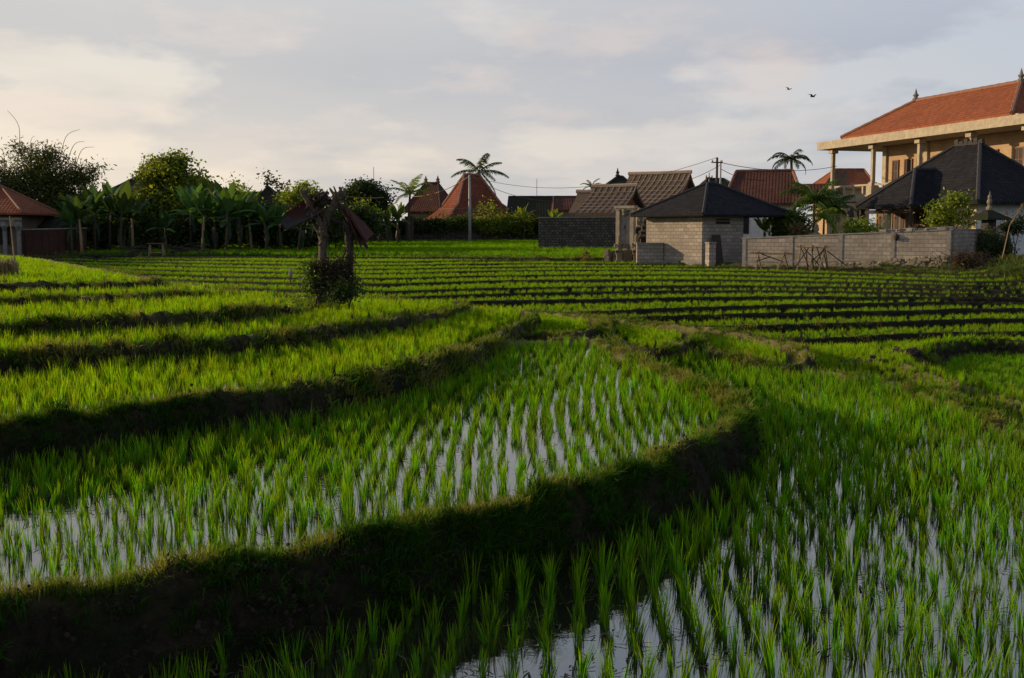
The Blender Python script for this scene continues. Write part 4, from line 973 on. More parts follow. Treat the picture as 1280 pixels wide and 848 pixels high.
wire(P2_ + Vector((0,0,-.3)), W(1046, 208, 96), .5, 'wire from the crossarm pole to the villa')
wire(P3_ + Vector((0,0,-.3)), W(820, 232, 98), .4, 'wire from the thinner pole to the largest thatched house')
wire(P3_ + Vector((0,0,-.6)), W(955, 225, 95), .3, 'short wire from the thinner pole to the brown tiled house')
# ================= VEGETATION =================
ML_DK = mat_leaf('dark tree leaves', (.010, .020, .006), (.045, .075, .012), .3, .2)
ML_MID = mat_leaf('mid green leaves', (.016, .040, .006), (.085, .15, .018), .4, .2)
ML_YEL = mat_leaf('yellow green leaves', (.03, .07, .008), (.26, .34, .025), .5, .2)
ML_BAN = mat_leaf('banana leaves', (.018, .045, .012), (.085, .165, .04), .4, .5)
ML_BAM = mat_leaf('bamboo leaves', (.016, .024, .007), (.13, .145, .03), .35, .2)
ML_DRY = mat_leaf('dry leaves', (.05, .03, .014), (.20, .12, .05), .3, .3)
ML_PALM = mat_leaf('palm leaflets', (.018, .035, .008), (.09, .115, .024), .35, .2)
def leaf_mesh(C, size, aspect, rs, up=.3, flutter=1.0, V_=None):
    """many small folded leaf faces at centres C"""
    n = len(C); d = rs.normal(0, 1, (n, 3)); d[:, 2] = d[:, 2]*flutter*.6 - up; d /= np.linalg.norm(d, axis=1)[:, None]
    w = np.cross(d, rs.normal(0, 1, (n, 3))); w /= np.linalg.norm(w, axis=1)[:, None]
    s = size * (.55 + .9*rs.random(n))[:, None]; nrm = np.cross(d, w)
    a = C - d*s*.5; b = C + d*s*.5; m1 = C + w*s*aspect*.5 + nrm*s*.12; m2 = C - w*s*aspect*.5 + nrm*s*.12
    V = np.stack([a, m1, b, m2], 1).reshape(-1, 3); i = np.arange(n)*4
    F_ = np.concatenate([np.stack([i, i+1, i+2], 1), np.stack([i, i+2, i+3], 1)])
    return V, F_
def mesh_np(name, V, F_, v, mat, parent=None, origin=(0, 0, 0)):
    me = bpy.data.meshes.new(name); V = np.asarray(V) - np.array(origin); nv = F_.shape[1]
    me.vertices.add(len(V)); me.vertices.foreach_set('co', V.ravel()); me.loops.add(F_.size); me.loops.foreach_set('vertex_index', F_.ravel().astype(np.int32))
    me.polygons.add(len(F_)); me.polygons.foreach_set('loop_start', np.arange(0, F_.size, nv, dtype=np.int32)); me.polygons.foreach_set('loop_total', np.full(len(F_), nv, np.int32)); me.update()
    a = me.attributes.new('v', 'FLOAT', 'POINT'); a.data.foreach_set('value', np.asarray(v, np.float32)); me.materials.append(mat)
    o = bpy.data.objects.new(name, me); COL.objects.link(o)
    if parent is not None: o.parent = parent
    return o
def crown_part(parent, blobs, n, size, mat, seed, aspect=.55, up=.3, name='crown', shell=.5):
    """blobs in the parent's frame: (x,y,z,rx,ry,rz); leaves gather in clumps on twig ends so that gaps open between them"""
    rs = np.random.default_rng(seed); Bl = np.array(blobs, float); vol = (Bl[:, 3]*Bl[:, 4]*Bl[:, 5])**.7; pr = vol/vol.sum()
    nc = max(12, n // 26); bi = rs.choice(len(Bl), nc, p=pr); d = rs.normal(0, 1, (nc, 3)); d /= np.linalg.norm(d, axis=1)[:, None]
    rr = (shell + (1-shell)*rs.random(nc)) * rs.choice([1, 1.12, .8], nc)
    CC = Bl[bi, :3] + d*rr[:, None]*Bl[bi, 3:6]; tone = rs.random(nc)
    li = rs.integers(0, nc, n); cs = (size*1.5) * (.6 + .8*tone[li])[:, None]
    C = CC[li] + rs.normal(0, 1, (n, 3))*cs*np.array([1, 1, .7])
    V, F_ = leaf_mesh(C, size, aspect, rs, up); v = np.clip(.25 + .45*tone[li] + .3*rs.random(n), 0, 1)
    return mesh_np(name, V, F_, np.repeat(v, 4), mat, parent)
def tree(name, label, cat, px, Y, blobs, n, size, mat, seed, trunk_r=.18, bark=None, aspect=.55, up=.3, base=None, group=None, shell=.5):
    """blobs in photograph features: (px, py, rpx, rpy) at depth Y"""
    bark = bark or M_BARK; r = random.Random(seed); b = W(px, 300, Y); zg_ = gz(b.x, Y)
    t_ = thing(name, label, cat, (b.x, Y, zg_), 0, group); k = Y/F; L = []
    for (bx_, by_, rx_, ry_) in blobs:
        c = W(bx_, by_, Y); L.append((c.x-b.x, r.uniform(-.35, .35)*rx_*k, c.z-zg_, rx_*k, rx_*k*.9, ry_*k))
    crown_part(t_, L, n, size, mat, seed, aspect, up, shell=shell)
    mb = MB(); top = np.mean([l[2] for l in L]); fork = Vector((r.uniform(-.1, .1), 0, max(.3, top*.38)))
    mb.tube([(0, 0, -.1), (r.uniform(-.06, .06), 0, fork.z*.5), fork], [trunk_r*1.25, trunk_r, trunk_r*.85], 8)
    for l in L:
        e = Vector(l[:3]); m_ = fork.lerp(e, .5) + Vector((r.uniform(-.2, .2), r.uniform(-.2, .2), .1))
        mb.tube([fork, m_, e, e + Vector((r.uniform(-.3, .3)*l[3], 0, l[5]*.5))], [trunk_r*.6, trunk_r*.4, trunk_r*.22, trunk_r*.08], 5)
    mb.build('trunk', bark, t_, smooth=True); return t_
def frond_part(parent, base, az_, elev, L, droop, mat, seed, lw=.5, nl=26, hang=.6, name='frond'):
    r = random.Random(seed); mb = MB(); pts = []; p = Vector(base); el = elev; n = 12
    hd = Vector((math.cos(az_), math.sin(az_), 0))
    for i in range(n+1):
        pts.append(p.copy()); dr = hd*math.cos(el) + Vector((0, 0, math.sin(el))); p = p + dr*(L/n); el -= droop/n*(.5 + i/n)
    mb.tube(pts, [.035*(1 - i/(n+1)) + .008 for i in range(n+1)], 4, a=.8)
    side = Vector((-hd.y, hd.x, 0))
    for j in range(nl):
        f = .10 + .88*j/nl; q = f*n; i = int(q); c = pts[i].lerp(pts[min(n, i+1)], q-i); tg = (pts[min(n, i+1)]-pts[i]).normalized()
        ll = lw*L*.42*(math.sin(math.pi*min(1, f*.85+.12))**.6)
        for s in (-1, 1):
            h_ = hang*r.uniform(.5, 1.3); dv_ = (side*s*1.0 + tg*.7 - Vector((0, 0, h_))).normalized(); w_ = tg*.055*L*.28
            e = c + dv_*ll*r.uniform(.8, 1.1); m_ = c + dv_*ll*.5 + Vector((0, 0, ll*.08)); t_ = r.random()
            mb.add([c - w_*.6, c + w_*.6, m_ + w_, e, m_ - w_], [(0, 1, 2, 4), (4, 2, 3)], [t_]*5)
    return mb.build(name, mat, parent, uv=False)
def palm(name, label, px, py, Y, L, seed, nf=15, mat=None, tr=.16, lean=0.0, spread=(.0, 1.2), group=None, hang=.6, lw=.5, droop=(1.0, 2.0)):
    r = random.Random(seed); c = W(px, py, Y); bx_ = c.x - lean; zg_ = gz(bx_, Y); t_ = thing(name, label, 'palm tree', (bx_, Y, zg_), 0, group)
    H = c.z - zg_; pts = [(lean*(i/8)**1.6, 0, -.1 + (H+.1)*i/8) for i in range(9)]
    MB().tube(pts, [tr*(1.25 - .5*i/8) for i in range(9)], 8).build('trunk', M_BARK, t_, smooth=True)
    for i in range(nf):
        az_ = 2.399*i + r.uniform(-.3, .3); el = spread[0] + (spread[1]-spread[0])*((i+.5)/nf) + r.uniform(-.12, .12)
        frond_part(t_, (lean, 0, H), az_, el, L*r.uniform(.85, 1.1), r.uniform(*droop), mat or ML_PALM, seed*31+i, lw=lw, hang=hang)
    return t_
def banana(label, px, ytop, Y, seed, group='banana plants at the left field edge', nl=8, name='banana_plant', mat=None, wk=1.0):
    r = random.Random(seed); c = W(px, ytop, Y); zg_ = gz(c.x, Y); H = (c.z-zg_)*1.12; t_ = thing(name, label, 'banana plant', (c.x, Y, zg_), r.uniform(0, 6), group)
    sh = H*.5; ln = r.uniform(-.25, .25)
    MB().tube([(0, 0, -.1), (ln*.4, 0, sh*.5), (ln, 0, sh)], [.13, .11, .07], 7).build('stem', M_BAMB if seed % 4 == 0 else M_BARK, t_, smooth=True)
    mb = MB()
    for i in range(nl):
        az_ = 2.4*i + r.uniform(-.4, .4); el = r.uniform(1.0, 1.5) if i < nl*.65 else r.uniform(.2, .9); L = H*r.uniform(.36, .54); wd_ = L*.19*wk
        hd = Vector((math.cos(az_), math.sin(az_), 0)); side = Vector((-hd.y, hd.x, 0)); p = Vector((ln, 0, sh*.95)); n = 9; tn = r.random()*.7; tear = [r.uniform(.45, 1.0) for _ in range(n+1)]
        vs = []; at_ = []; dp = r.uniform(.5, 1.3) if i < nl*.6 else r.uniform(1.2, 2.3)
        for k in range(n+1):
            s = k/n; ww = wd_*(math.sin(math.pi*min(1, max(.02, s-.10)/.9))**.6 if s > .12 else .06)*tear[k]; nz = Vector((0, 0, 1))
            vs += [p + side*ww - nz*ww*.35, p, p - side*ww - nz*ww*.35]; at_ += [tn+.05, tn+.3, tn+.05]
            d_ = hd*math.cos(el) + nz*math.sin(el); p = p + d_*(L/n); el -= dp/n*(.3+s)
        fs = []
        for k in range(n): fs += [(3*k, 3*k+1, 3*k+4, 3*k+3), (3*k+1, 3*k+2, 3*k+5, 3*k+4)]
        mb.add(vs, fs, at_)
    # dry leaves hanging along the stem
    for i in range(4):
        a_ = r.uniform(0, 6.28); p = Vector((ln, 0, sh*r.uniform(.6, .95))); o_ = Vector((math.cos(a_), math.sin(a_), 0))
        mb.add([p, p+o_*.25+Vector((0, 0, .05)), p+o_*.3-Vector((.1, 0, sh*.35)), p+o_*.12-Vector((0, 0, sh*.5))], [(0, 1, 2, 3)], [0]*4)
    mb.build('foliage', mat or ML_BAN, t_, uv=False); return t_
# left side: bamboo, bananas and trees before the village
bt_ = tree('bamboo_clump', 'tall feathery bamboo clump rising behind the left pavilion', 'bamboo', 50, 94,
     [(15,230,26,28),(45,215,26,26),(72,225,30,26),(100,222,18,16),(35,250,40,28),(80,252,32,26),(24,190,11,16),(62,196,16,12),(10,255,30,26),(55,275,40,22),(-25,235,30,40),(90,275,30,18),(118,212,8,7)], 30000, .34, ML_BAM, 21, .12, None, .26, .7, shell=.25)
r5 = random.Random(5); mb = MB(); C0 = Vector(bt_.location)
for i in range(14):
    e = W(r5.uniform(0, 100), r5.uniform(200, 240), 94)-C0; mb.tube([(r5.uniform(-1, 1), r5.uniform(-.6, .6), 0), Vector((e.x*.45, 0, e.z*.6)), e], [.07, .05, .02], 5)
for (a_, b_, c_2) in (((22,205),(24,160),(9,138)), ((72,215),(82,172),(100,162)), ((80,215),(92,182),(106,177)), ((92,218),(102,188),(118,184)), ((38,215),(38,180),(42,170)), ((5,210),(4,190),(-6,182))):
    q0 = [W(p[0], p[1], 94)-C0 for p in (a_, b_, c_2)]; pp = crm([tuple(q) for q in q0], 5, False); mb.tube([tuple(p) for p in pp], [.03*(1-i/len(pp))+.008 for i in range(len(pp))], 4)
mb.build('culms', M_BAMB, bt_, smooth=True)
tree('broad_tree', 'broad bushy tree with yellow green lit leaves behind the banana plants', 'tree', 215, 90,
     [(193,222,22,24),(222,216,24,22),(248,232,18,20),(200,250,28,24),(235,258,28,26),(182,262,18,22),(212,282,34,22),(255,278,18,20),(196,206,10,10),(222,203,12,8)], 15000, .30, ML_YEL, 22, .25, aspect=.6, shell=.35)
tree('shrub', 'dark bushy shrub between the bamboo and the broad tree', 'shrub', 150, 92, [(140,268,22,22),(162,262,18,26),(172,290,20,16)], 4200, .26, ML_DK, 23, .08)
for i, (px_, yt, rx_, lab, m_) in enumerate(((112, 262, 20, 'thick green shrub among the leftmost bananas', ML_MID), (150, 262, 22, 'thick dark shrub among the tallest bananas', ML_DK), (188, 278, 18, 'dark shrub behind the wooden bench', ML_DK), (262, 270, 22, 'dark leafy shrub beside the inner bananas', ML_DK), (300, 268, 22, 'green leafy shrub under the long brown roof', ML_MID), (340, 272, 22, 'dark leafy shrub under the pointed shrine roof', ML_DK), (385, 280, 20, 'dark leafy shrub behind the dead tree', ML_DK), (420, 272, 16, 'green shrub seen between the two dead trunks', ML_MID))):
    tree('shrub', lab, 'shrub', px_, 90, [(px_-rx_*.5, yt, rx_*.7, 18), (px_+rx_*.5, yt+4, rx_*.7, 17), (px_, yt-8, rx_*.6, 12), (px_, yt+20, rx_, 18)], 5200, .22, m_, 260+i, .05, shell=.2)
tree('shrub', 'low dark shrub at the foot of the left brick wall', 'shrub', 95, 86, [(95,290,12,14),(82,300,10,10)], 1800, .22, ML_DK, 24, .06)
for i, (px_, yt, lab) in enumerate(((100, 238, 'leftmost banana plant by the brick wall'), (116, 228, 'tall banana plant rising just left of the leafiest one'), (134, 224, 'tallest banana plant of the left thicket'), (149, 232, 'leaning banana plant beside the tallest one'), (164, 240, 'banana plant at the inner end of the left thicket'), (88, 252, 'shortest banana plant beside the compound wall'),
        (206, 262, 'small banana plant below the broad tree'), (237, 226, 'banana plant against the inner side of the broad tree'), (251, 236, 'banana plant with thick pale stem beside the broad tree'), (268, 246, 'banana plant between the broad tree and the low brown roof'), (281, 228, 'banana plant with one leaf pointing straight up'), (298, 236, 'banana plant under the brown roof'), (313, 240, 'banana plant left of the pointed shrine roof'), (333, 250, 'banana plant below the pointed shrine roof'), (350, 256, 'last banana plant before the dead tree'), (372, 258, 'low banana plant behind the rusty sheets'))):
    banana(lab, px_, yt, 82 + (i*7 % 5), 40+i, nl=11)
for i, (px_, yt, rx_, lab) in enumerate(((122, 298, 22, 'dark undergrowth shrub below the left bananas'), (178, 300, 20, 'dark undergrowth shrub behind the bench'), (232, 300, 22, 'dark undergrowth shrub below the broad tree'), (275, 296, 22, 'dark undergrowth shrub below the long brown roof'), (320, 294, 24, 'dark undergrowth shrub below the pointed roof'), (362, 292, 22, 'dark undergrowth shrub behind the rusty sheets'), (450, 284, 26, 'dark shrub below the round tree'))):
    tree('shrub', lab, 'shrub', px_, 87, [(px_-rx_*.4, yt-8, rx_*.8, 15), (px_+rx_*.5, yt-4, rx_*.8, 13), (px_, yt-18, rx_*.7, 12), (px_, yt+6, rx_, 10)], 3600, .24, ML_DK, 60+i, .05, shell=.2)
tree('small_tree', 'small leafy tree catching light behind the dead tree', 'tree', 378, 92, [(368,250,14,14),(384,240,14,12),(396,258,12,16),(376,268,18,14)], 4500, .24, ML_YEL, 71, .1)
tree('thin_tree', 'sparse little tree beside the pointed shrine roof', 'tree', 342, 112, [(337,222,5,6),(345,230,6,6),(350,236,6,5)], 260, .3, ML_DK, 72, .05)
tree('thin_tree', 'sparse twiggy tree above the banana plants', 'tree', 300, 100, [(296,232,8,7),(305,244,10,8)], 500, .26, ML_YEL, 74, .06)
tree('round_tree', 'dense dome shaped dark tree beyond the dead tree', 'tree', 458, 112, [(457,244,24,15),(444,256,18,18),(472,254,16,18),(458,268,24,18),(456,236,14,7)], 13000, .26, ML_DK, 73, .2, shell=.7)
tree('small_tree', 'small yellow flecked tree below the round dark tree', 'tree', 452, 104, [(450,262,14,12),(464,270,12,10)], 1600, .22, ML_YEL, 75, .08)
for i, (px_, yt) in enumerate(((484, 258), (497, 255), (474, 266))): banana(('banana plant between the round tree and the small palm', 'banana plant touching the small palm', 'short banana plant at the foot of the round tree')[i], px_, yt, 106, 81+i, group='banana plants behind the stone wall')
palm('palm_tree', 'small palm with upright fronds beside the dark brown house', 512.5, 243, 112, 2.9, 3, 12, ML_YEL, .14, .2, (.1, 1.3), droop=(.7, 1.8))
palm('coconut_palm', 'tall coconut palm whose crown tops the red brown roof', 599, 214, 140, 3.9, 7, 12, ML_DK if 0 else ML_PALM, .2, .6, (-.7, 1.4), droop=(.7, 1.9), lw=.55, hang=1.1)
palm('coconut_palm', 'drooping dark palm between the brown tiled house and the villa', 989, 199, 104, 2.6, 9, 13, ML_DK, .16, -.3, (-.1, .9), droop=(1.2, 2.3), hang=1.1)
palm('palm_tree', 'tiny palm crown peeping above the smallest thatched roof', 739, 234, 118, 1.5, 11, 9, ML_MID, .1, 0, (0, 1.2))
tree('frangipani_tree', 'bare branched shrub with sparse leaves before the tall red roof', 'tree', 607, 116, [(600,262,9,7),(612,258,10,7),(618,268,8,7)], 420, .24, ML_YEL, 77, .07)
banana('bright banana leaves above the creeper covered wall', 655, 256, 115, 90, group='banana plants behind the stone wall', mat=ML_YEL); banana('bright green plant right of the creeper covered wall', 694, 262, 109, 91, group='banana plants behind the stone wall', mat=ML_YEL)
for i, (x0_, x1_, yt, yb, n_, m_, lab) in enumerate(((400, 470, 280, 302, 2600, ML_DK, 'dark creeper on the stone wall behind the dead tree'), (520, 552, 271, 298, 1700, ML_DK, 'creeper hanging on the wall below the dark brown house'), (548, 590, 272, 292, 2200, ML_MID, 'green creeper on the wall left of the grey pole'), (594, 630, 272, 298, 2800, ML_YEL, 'sunlit creeper on the wall right of the grey pole'), (626, 664, 268, 300, 3200, ML_YEL, 'thickest sunlit creeper at the corner of the wall'), (488, 520, 274, 300, 1500, ML_DK, 'dark creeper around the old wall gate'), (664, 678, 274, 300, 1000, ML_DK, 'dark vine in the gap between the two stone walls'))):
    Yc = 112 + 6*(((x0_+x1_)/2-400)/272) - .7; c = W((x0_+x1_)/2, yb, Yc); zg_ = gz(c.x, Yc); t_ = thing('creeper', lab, 'creeper', (c.x, Yc, zg_)); k = Yc/F; L = []
    rr5 = random.Random(i+300); nb_ = int((x1_-x0_)/6)
    for j in range(nb_):
        x = x0_ + (j+.5)*(x1_-x0_)/nb_; h_ = rr5.uniform(.45, 1)*(yb-yt); cc = W(x, yt + h_*.45, Yc); L.append((cc.x-c.x, 0, cc.z-zg_, 5*k, .3, h_*.5*k))
    crown_part(t_, L, n_, .22, m_, 310+i, .6, .8, 'foliage', .1)
    vm = MB()
    for l in L: vm.tube([(l[0], .3, -.1), (l[0]+rr5.uniform(-.3, .3), .2, l[2])], .03, 4)
    vm.build('vines', M_DWOOD, t_)
for px_, lab, m_ in ((509, 'dark old gate pillar in the stone wall', M_STATD), (513.5, 'brown gate post beside the dark pillar', M_BARK)):
    p = W(px_, 272, 112); t_ = thing('gate_pillar', lab, 'pillar', (p.x, 112.4, gz(p.x, 112)-.1)); MB().box((0, 0, (p.z-t_.location.z)/2), (.42, .42, p.z-t_.location.z)).build('shaft', m_, t_); MB().box((0, 0, p.z-t_.location.z+.05), (.56, .56, .12)).build('capital', m_, t_)
# garden before the villa
palm('areca_palm', 'leafy garden palm standing tallest behind the grey wall', 1018, 252, 67, 2.2, 13, 15, ML_MID, .09, 0, (-.2, 1.35), lw=.7, droop=(1.0, 2.2), hang=.9)
palm('areca_palm', 'garden palm with arching fronds close to the black pavilion', 1041, 262, 68, 1.9, 14, 13, ML_MID, .08, 0, (-.2, 1.35), lw=.7, droop=(1.0, 2.2), hang=.9)
palm('areca_palm', 'smallest garden palm with yellow lower fronds', 1030, 272, 64, 1.4, 15, 10, ML_YEL, .07, 0, (-.4, 1.2), lw=.7, droop=(1.0, 2.0), hang=.9)
tree('garden_shrub', 'round shrub between the open hut bay and the palms', 'shrub', 985, 66, [(978,282,14,14),(992,274,13,13),(985,292,18,10),(1003,284,12,12)], 4200, .15, ML_MID, 101, .05)
tree('garden_shrub', 'reddish leaved shrub behind the wall near the hut', 'shrub', 998, 64, [(996,286,8,8),(1006,292,7,6)], 900, .13, ML_DRY, 102, .03)
banana('bright yellow green plant seen through the open hut bay', 957, 266, 68, 92, group='bright plants behind the grey wall', mat=ML_YEL); banana('bright large leaved plant left of the garden shrub', 970, 272, 69, 93, group='bright plants behind the grey wall', mat=ML_YEL)
tree('garden_shrub', 'low bright green lily bush over the wall', 'shrub', 1076, 62, [(1066,288,8,6),(1078,286,9,7),(1088,289,7,6)], 1500, .22, ML_YEL, 104, .03, aspect=.25, up=-.6)
tree('garden_tree', 'small sunlit tree with loose round leaves before the white wall', 'tree', 1190, 59, [(1175,262,13,9),(1196,252,13,10),(1208,266,10,10),(1184,274,18,9),(1190,246,7,6),(1166,274,8,8),(1208,280,9,7)], 2600, .16, ML_YEL, 105, .05, shell=.3)
for i, (px_, py_) in enumerate(((1020, 283), (1062, 276))):
    q = W(px_, 300, 62.5+i*3); statue('garden_statue', ('pale garden statue among the palms', 'dark garden statue beside the open pavilion')[i], q.x, 62.5+i*3, 2.0 if i == 0 else 2.9, M_STAT if i == 0 else M_STATD, .4)
# shrines at the right
for (px_, Yq, ztop, lab, k_) in ((1237.5, 57.6, 239, 'dark carved house shrine with flaring roof and tall tip', 1.0), (1258.5, 62.5, 262, 'small dark offering shrine by the white wall', .55)):
    q = W(px_, ztop, Yq); zg_ = gz(q.x, Yq); H = q.z - zg_; t_ = thing('stone_shrine', lab, 'shrine', (q.x, Yq, zg_), R(20))
    MB().box((0, 0, H*.14), (1.0*k_, 1.0*k_, H*.28)).box((0, 0, H*.33), (.7*k_, .7*k_, H*.12)).box((0, 0, H*.50), (.5*k_, .5*k_, H*.24)).build('base', M_STATD, t_)
    mb = MB(); roof_quads(mb, -.78*k_, .78*k_, -.78*k_, .78*k_, H*.60, H*.74, .7*k_, .7*k_, 0, .06); mb.build('roof', M_ROOFDRK, t_)
    MB().lathe((0, 0, H*.72), [(.13*k_, 0), (.17*k_, H*.03), (.07*k_, H*.08), (.14*k_, H*.12), (.08*k_, H*.17), (.10*k_, H*.2), (.03, H*.24), (.01, H*.28)], 8).build('finial', M_STAT, t_)
# dead forked tree with rusty sheets
TY = 22.0
def Wt(px_, py_, dy=0.0): return W(px_, py_, TY+dy)
b = Wt(402, 372); zt_ = gz(b.x, TY)
dt = thing('dead_tree', 'dead forked tree trunk with knobbly branch ends on the terrace edge', 'tree', (b.x, TY, zt_))
mb = MB(); rd = random.Random(8)
def limb(pts, rad_, n=9, sub=4, knob=.18):
    P = crm([tuple(Wt(*p)) for p in pts], sub, False); rr = np.interp(np.linspace(0, 1, len(P)), np.linspace(0, 1, len(rad_)), rad_)
    return [tuple(p) for p in P], [q*.72*(1+rd.uniform(-knob, knob)) for q in rr]
for pts, rad_ in (([(402,378),(402,345),(403,318),(404,300),(403,283)], [.15,.115,.105,.13,.15]), ([(403,285),(396,272),(388,258),(382,247),(379,238)], [.12,.085,.075,.075,.04]), ([(404,284),(411,268),(417,255),(420,246),(423,242)], [.12,.09,.08,.09,.07]),
        ([(420,246),(415,240),(412,235)], [.06,.045,.02]), ([(421,245),(419,238),(417,233)], [.05,.03,.015]), ([(423,243),(426,238),(424,234)], [.06,.045,.03]), ([(423,244),(429,241),(431,238)], [.07,.06,.035]), ([(418,251),(428,247),(431,241)], [.07,.06,.04]), ([(381,246),(376,240),(377,236)], [.05,.04,.02]), ([(380,244),(384,238),(385,236)], [.05,.04,.02]), ([(403,300),(399,290),(391,280)], [.09,.07,.03])):
    P, rr = limb(pts, rad_); mb.tube(P, rr, 9)
mb.build('trunk', M_DEADB, dt, smooth=True, world=True)
b2 = Wt(437, 366); st = thing('dead_tree', 'shorter dark stump trunk beside the forked dead tree', 'tree', (b2.x, TY, gz(b2.x, TY)))
mb = MB()
for pts, rad_ in (([(437,372),(437,340),(437,315),(436,300),(434,286),(430,276)], [.13,.11,.10,.11,.10,.05]), ([(436,300),(441,290),(446,284)], [.07,.05,.02])):
    P, rr = limb(pts, rad_, knob=.22); mb.tube(P, rr, 9)
mb.build('trunk', M_DWOOD, st, smooth=True, world=True)
M_RUST = mat_plain('rusty red sheet', (.10, .028, .020), (.05, .018, .014), 6, .6, .3, .3, .4); M_GALV = mat_plain('blue grey sheet', (.07, .075, .09), (.06, .03, .02), 5, .5, .2, .4, .4)
def sheet(label, c, mat, dz=0.0, waves=7, grp='corrugated sheets propped on the dead trees'):
    """corners as photograph features with small depth offsets; corrugated across"""
    A4 = [Wt(*p) for p in c]; nu, nv = waves*4, 5; vs = []; nrm = (A4[1]-A4[0]).cross(A4[3]-A4[0]).normalized(); loc = sum(A4, Vector())/4; tk = .012
    for off in (0, tk):
        for j in range(nv+1):
            for i in range(nu+1):
                u, v = i/nu, j/nv; p = A4[0].lerp(A4[1], u).lerp(A4[3].lerp(A4[2], u), v); vs.append(p + nrm*(.032*math.sin(u*waves*2*math.pi) + off + .03*math.sin(v*3+u*2)))
    fs = []; S = (nu+1)*(nv+1)
    for j in range(nv):
        for i in range(nu):
            a_ = j*(nu+1)+i; fs += [(a_, a_+1, a_+nu+2, a_+nu+1), (S+a_+nu+1, S+a_+nu+2, S+a_+1, S+a_)]
    tag(MB().add(vs, fs).build('corrugated_sheet', mat, None, loc=tuple(loc)), label, 'metal sheet', grp)
sheet('blue grey corrugated sheet, lowest on the left of the dead tree', [(350.5,279,-.3),(358,289,-.5),(403,264,-.1),(394,256,.2)], M_GALV)
sheet('rusty corrugated sheet above the blue grey one', [(358,268,-.1),(367,279,-.3),(408,254,.1),(398,245,.4)], M_RUST)
sheet('dark curled sheet caught in the fork of the dead tree', [(394,252,.1),(404,259,-.1),(416,250,0),(405,240,.3)], M_DWOOD, waves=3)
sheet('red corrugated sheet sloping down from the stump', [(427,258,.3),(433,264,-.2),(459,300,-.3),(466,294,.3)], M_RUST, waves=5)
sheet('second red corrugated sheet underneath, with jagged end', [(430,264,.4),(434,272,-.1),(453,306,-.15),(460,303,.4)], M_RUST, waves=4)
for i, (a_, c_2, lab) in enumerate((((423,254,.1),(459,311,.1),'dark pole carrying the red sheets'), ((350,283,-.2),(410,240,.1),'dark pole under the left sheets'), ((368,262,.2),(430,280,.2),'crooked pole lying across both trunks'))):
    a1 = Wt(*a_); c1 = Wt(*c_2); tag(MB().tube([a1, (a1+c1)/2+Vector((0, 0, -.03)), c1], .035, 6).build('wooden_pole', M_DWOOD, None, loc=tuple((a1+c1)/2)), lab, 'pole')
t_ = thing('dry_bush', 'tangled dry bush wrapped round the feet of the dead trees', 'bush', (Wt(415, 370).x, TY-.15, gz(Wt(415, 370).x, TY))); k = TY/F; L = []
for (x, y, rx_, ry_) in ((402,335,14,12),(420,340,18,16),(436,348,12,16),(412,358,22,14),(430,330,12,10),(398,355,10,14)):
    c = Wt(x, y); L.append((c.x-t_.location.x, 0, c.z-t_.location.z, rx_*k, rx_*k*.8, ry_*k))
crown_part(t_, L, 8000, .045, ML_DRY if 0 else mat_leaf('dead vine leaves', (.012, .010, .006), (.07, .05, .025), .2, .2), 120, .35, .6, 'foliage', .1)
tw = MB()
for i in range(120):
    l = rd.choice(L); p = Vector(l[:3])+Vector((rd.gauss(0, .5)*l[3], rd.gauss(0, .4)*l[4], rd.gauss(0, .5)*l[5])); q = p+Vector((rd.uniform(-.2, .2), rd.uniform(-.15, .15), rd.uniform(-.35, .1))); tw.tube([p, p.lerp(q, .5)+Vector((rd.uniform(-.05, .05), 0, .04)), q], [.010, .008, .004], 4)
tw.build('twigs', M_DWOOD, t_)
tree('green_bush', 'leafy green bush on the left side of the dry bush', 'bush', 393, 21.9, [(390,346,8,9),(388,334,6,6),(394,360,8,8)], 900, .07, ML_MID, 121, .02)
tree('green_bush', 'dark green weed bush at the foot of the stump', 'bush', 430, 21.5, [(430,365,9,9),(438,358,7,8),(420,370,9,6)], 1300, .08, ML_DK, 122, .02, aspect=.3, up=-.3)
tree('green_bush', 'tiny sunlit weed on the bank left of the dead tree', 'bush', 369, 20.2, [(367,379,5,3),(371,376,4,3)], 220, .05, ML_YEL, 123, .01)
r12 = random.Random(12)
for who, spots in ((dt, ((402,300),(403,280),(392,264),(414,262),(402,320),(384,250),(420,248))), (st, ((437,300),(436,288),(437,320),(441,292)))):
    tw = MB()
    for i in range(46):
        c = Wt(*r12.choice(spots), dy=r12.uniform(-.12, .1)) + Vector((r12.gauss(0, .06), 0, r12.gauss(0, .08))); L_ = r12.uniform(.1, .4)
        q = c + Vector((r12.uniform(-.6, .6)*L_, r12.uniform(-.3, .2)*L_, -L_ if r12.random() < .65 else L_*.5)); tw.tube([c, c.lerp(q, .5)+Vector((r12.uniform(-.05, .05), 0, .04)), q], [.014, .009, .004], 4)
    tw.build('twigs', M_DWOOD, who, world=True)
crown_part(dt, [((Wt(378, 268)-dt.location).x, .15, (Wt(378, 268)-dt.location).z, .38, .2, .16), ((Wt(398, 250)-dt.location).x, .1, (Wt(398, 250)-dt.location).z, .2, .2, .14)], 900, .09, ML_DRY if 0 else mat_leaf('dark mass under sheets', (.012, .009, .006), (.05, .032, .018), .2, .2), 140, .3, .9, 'dark_mass', .1)  # dark leaf cards standing in for the shaded underside of the sheets
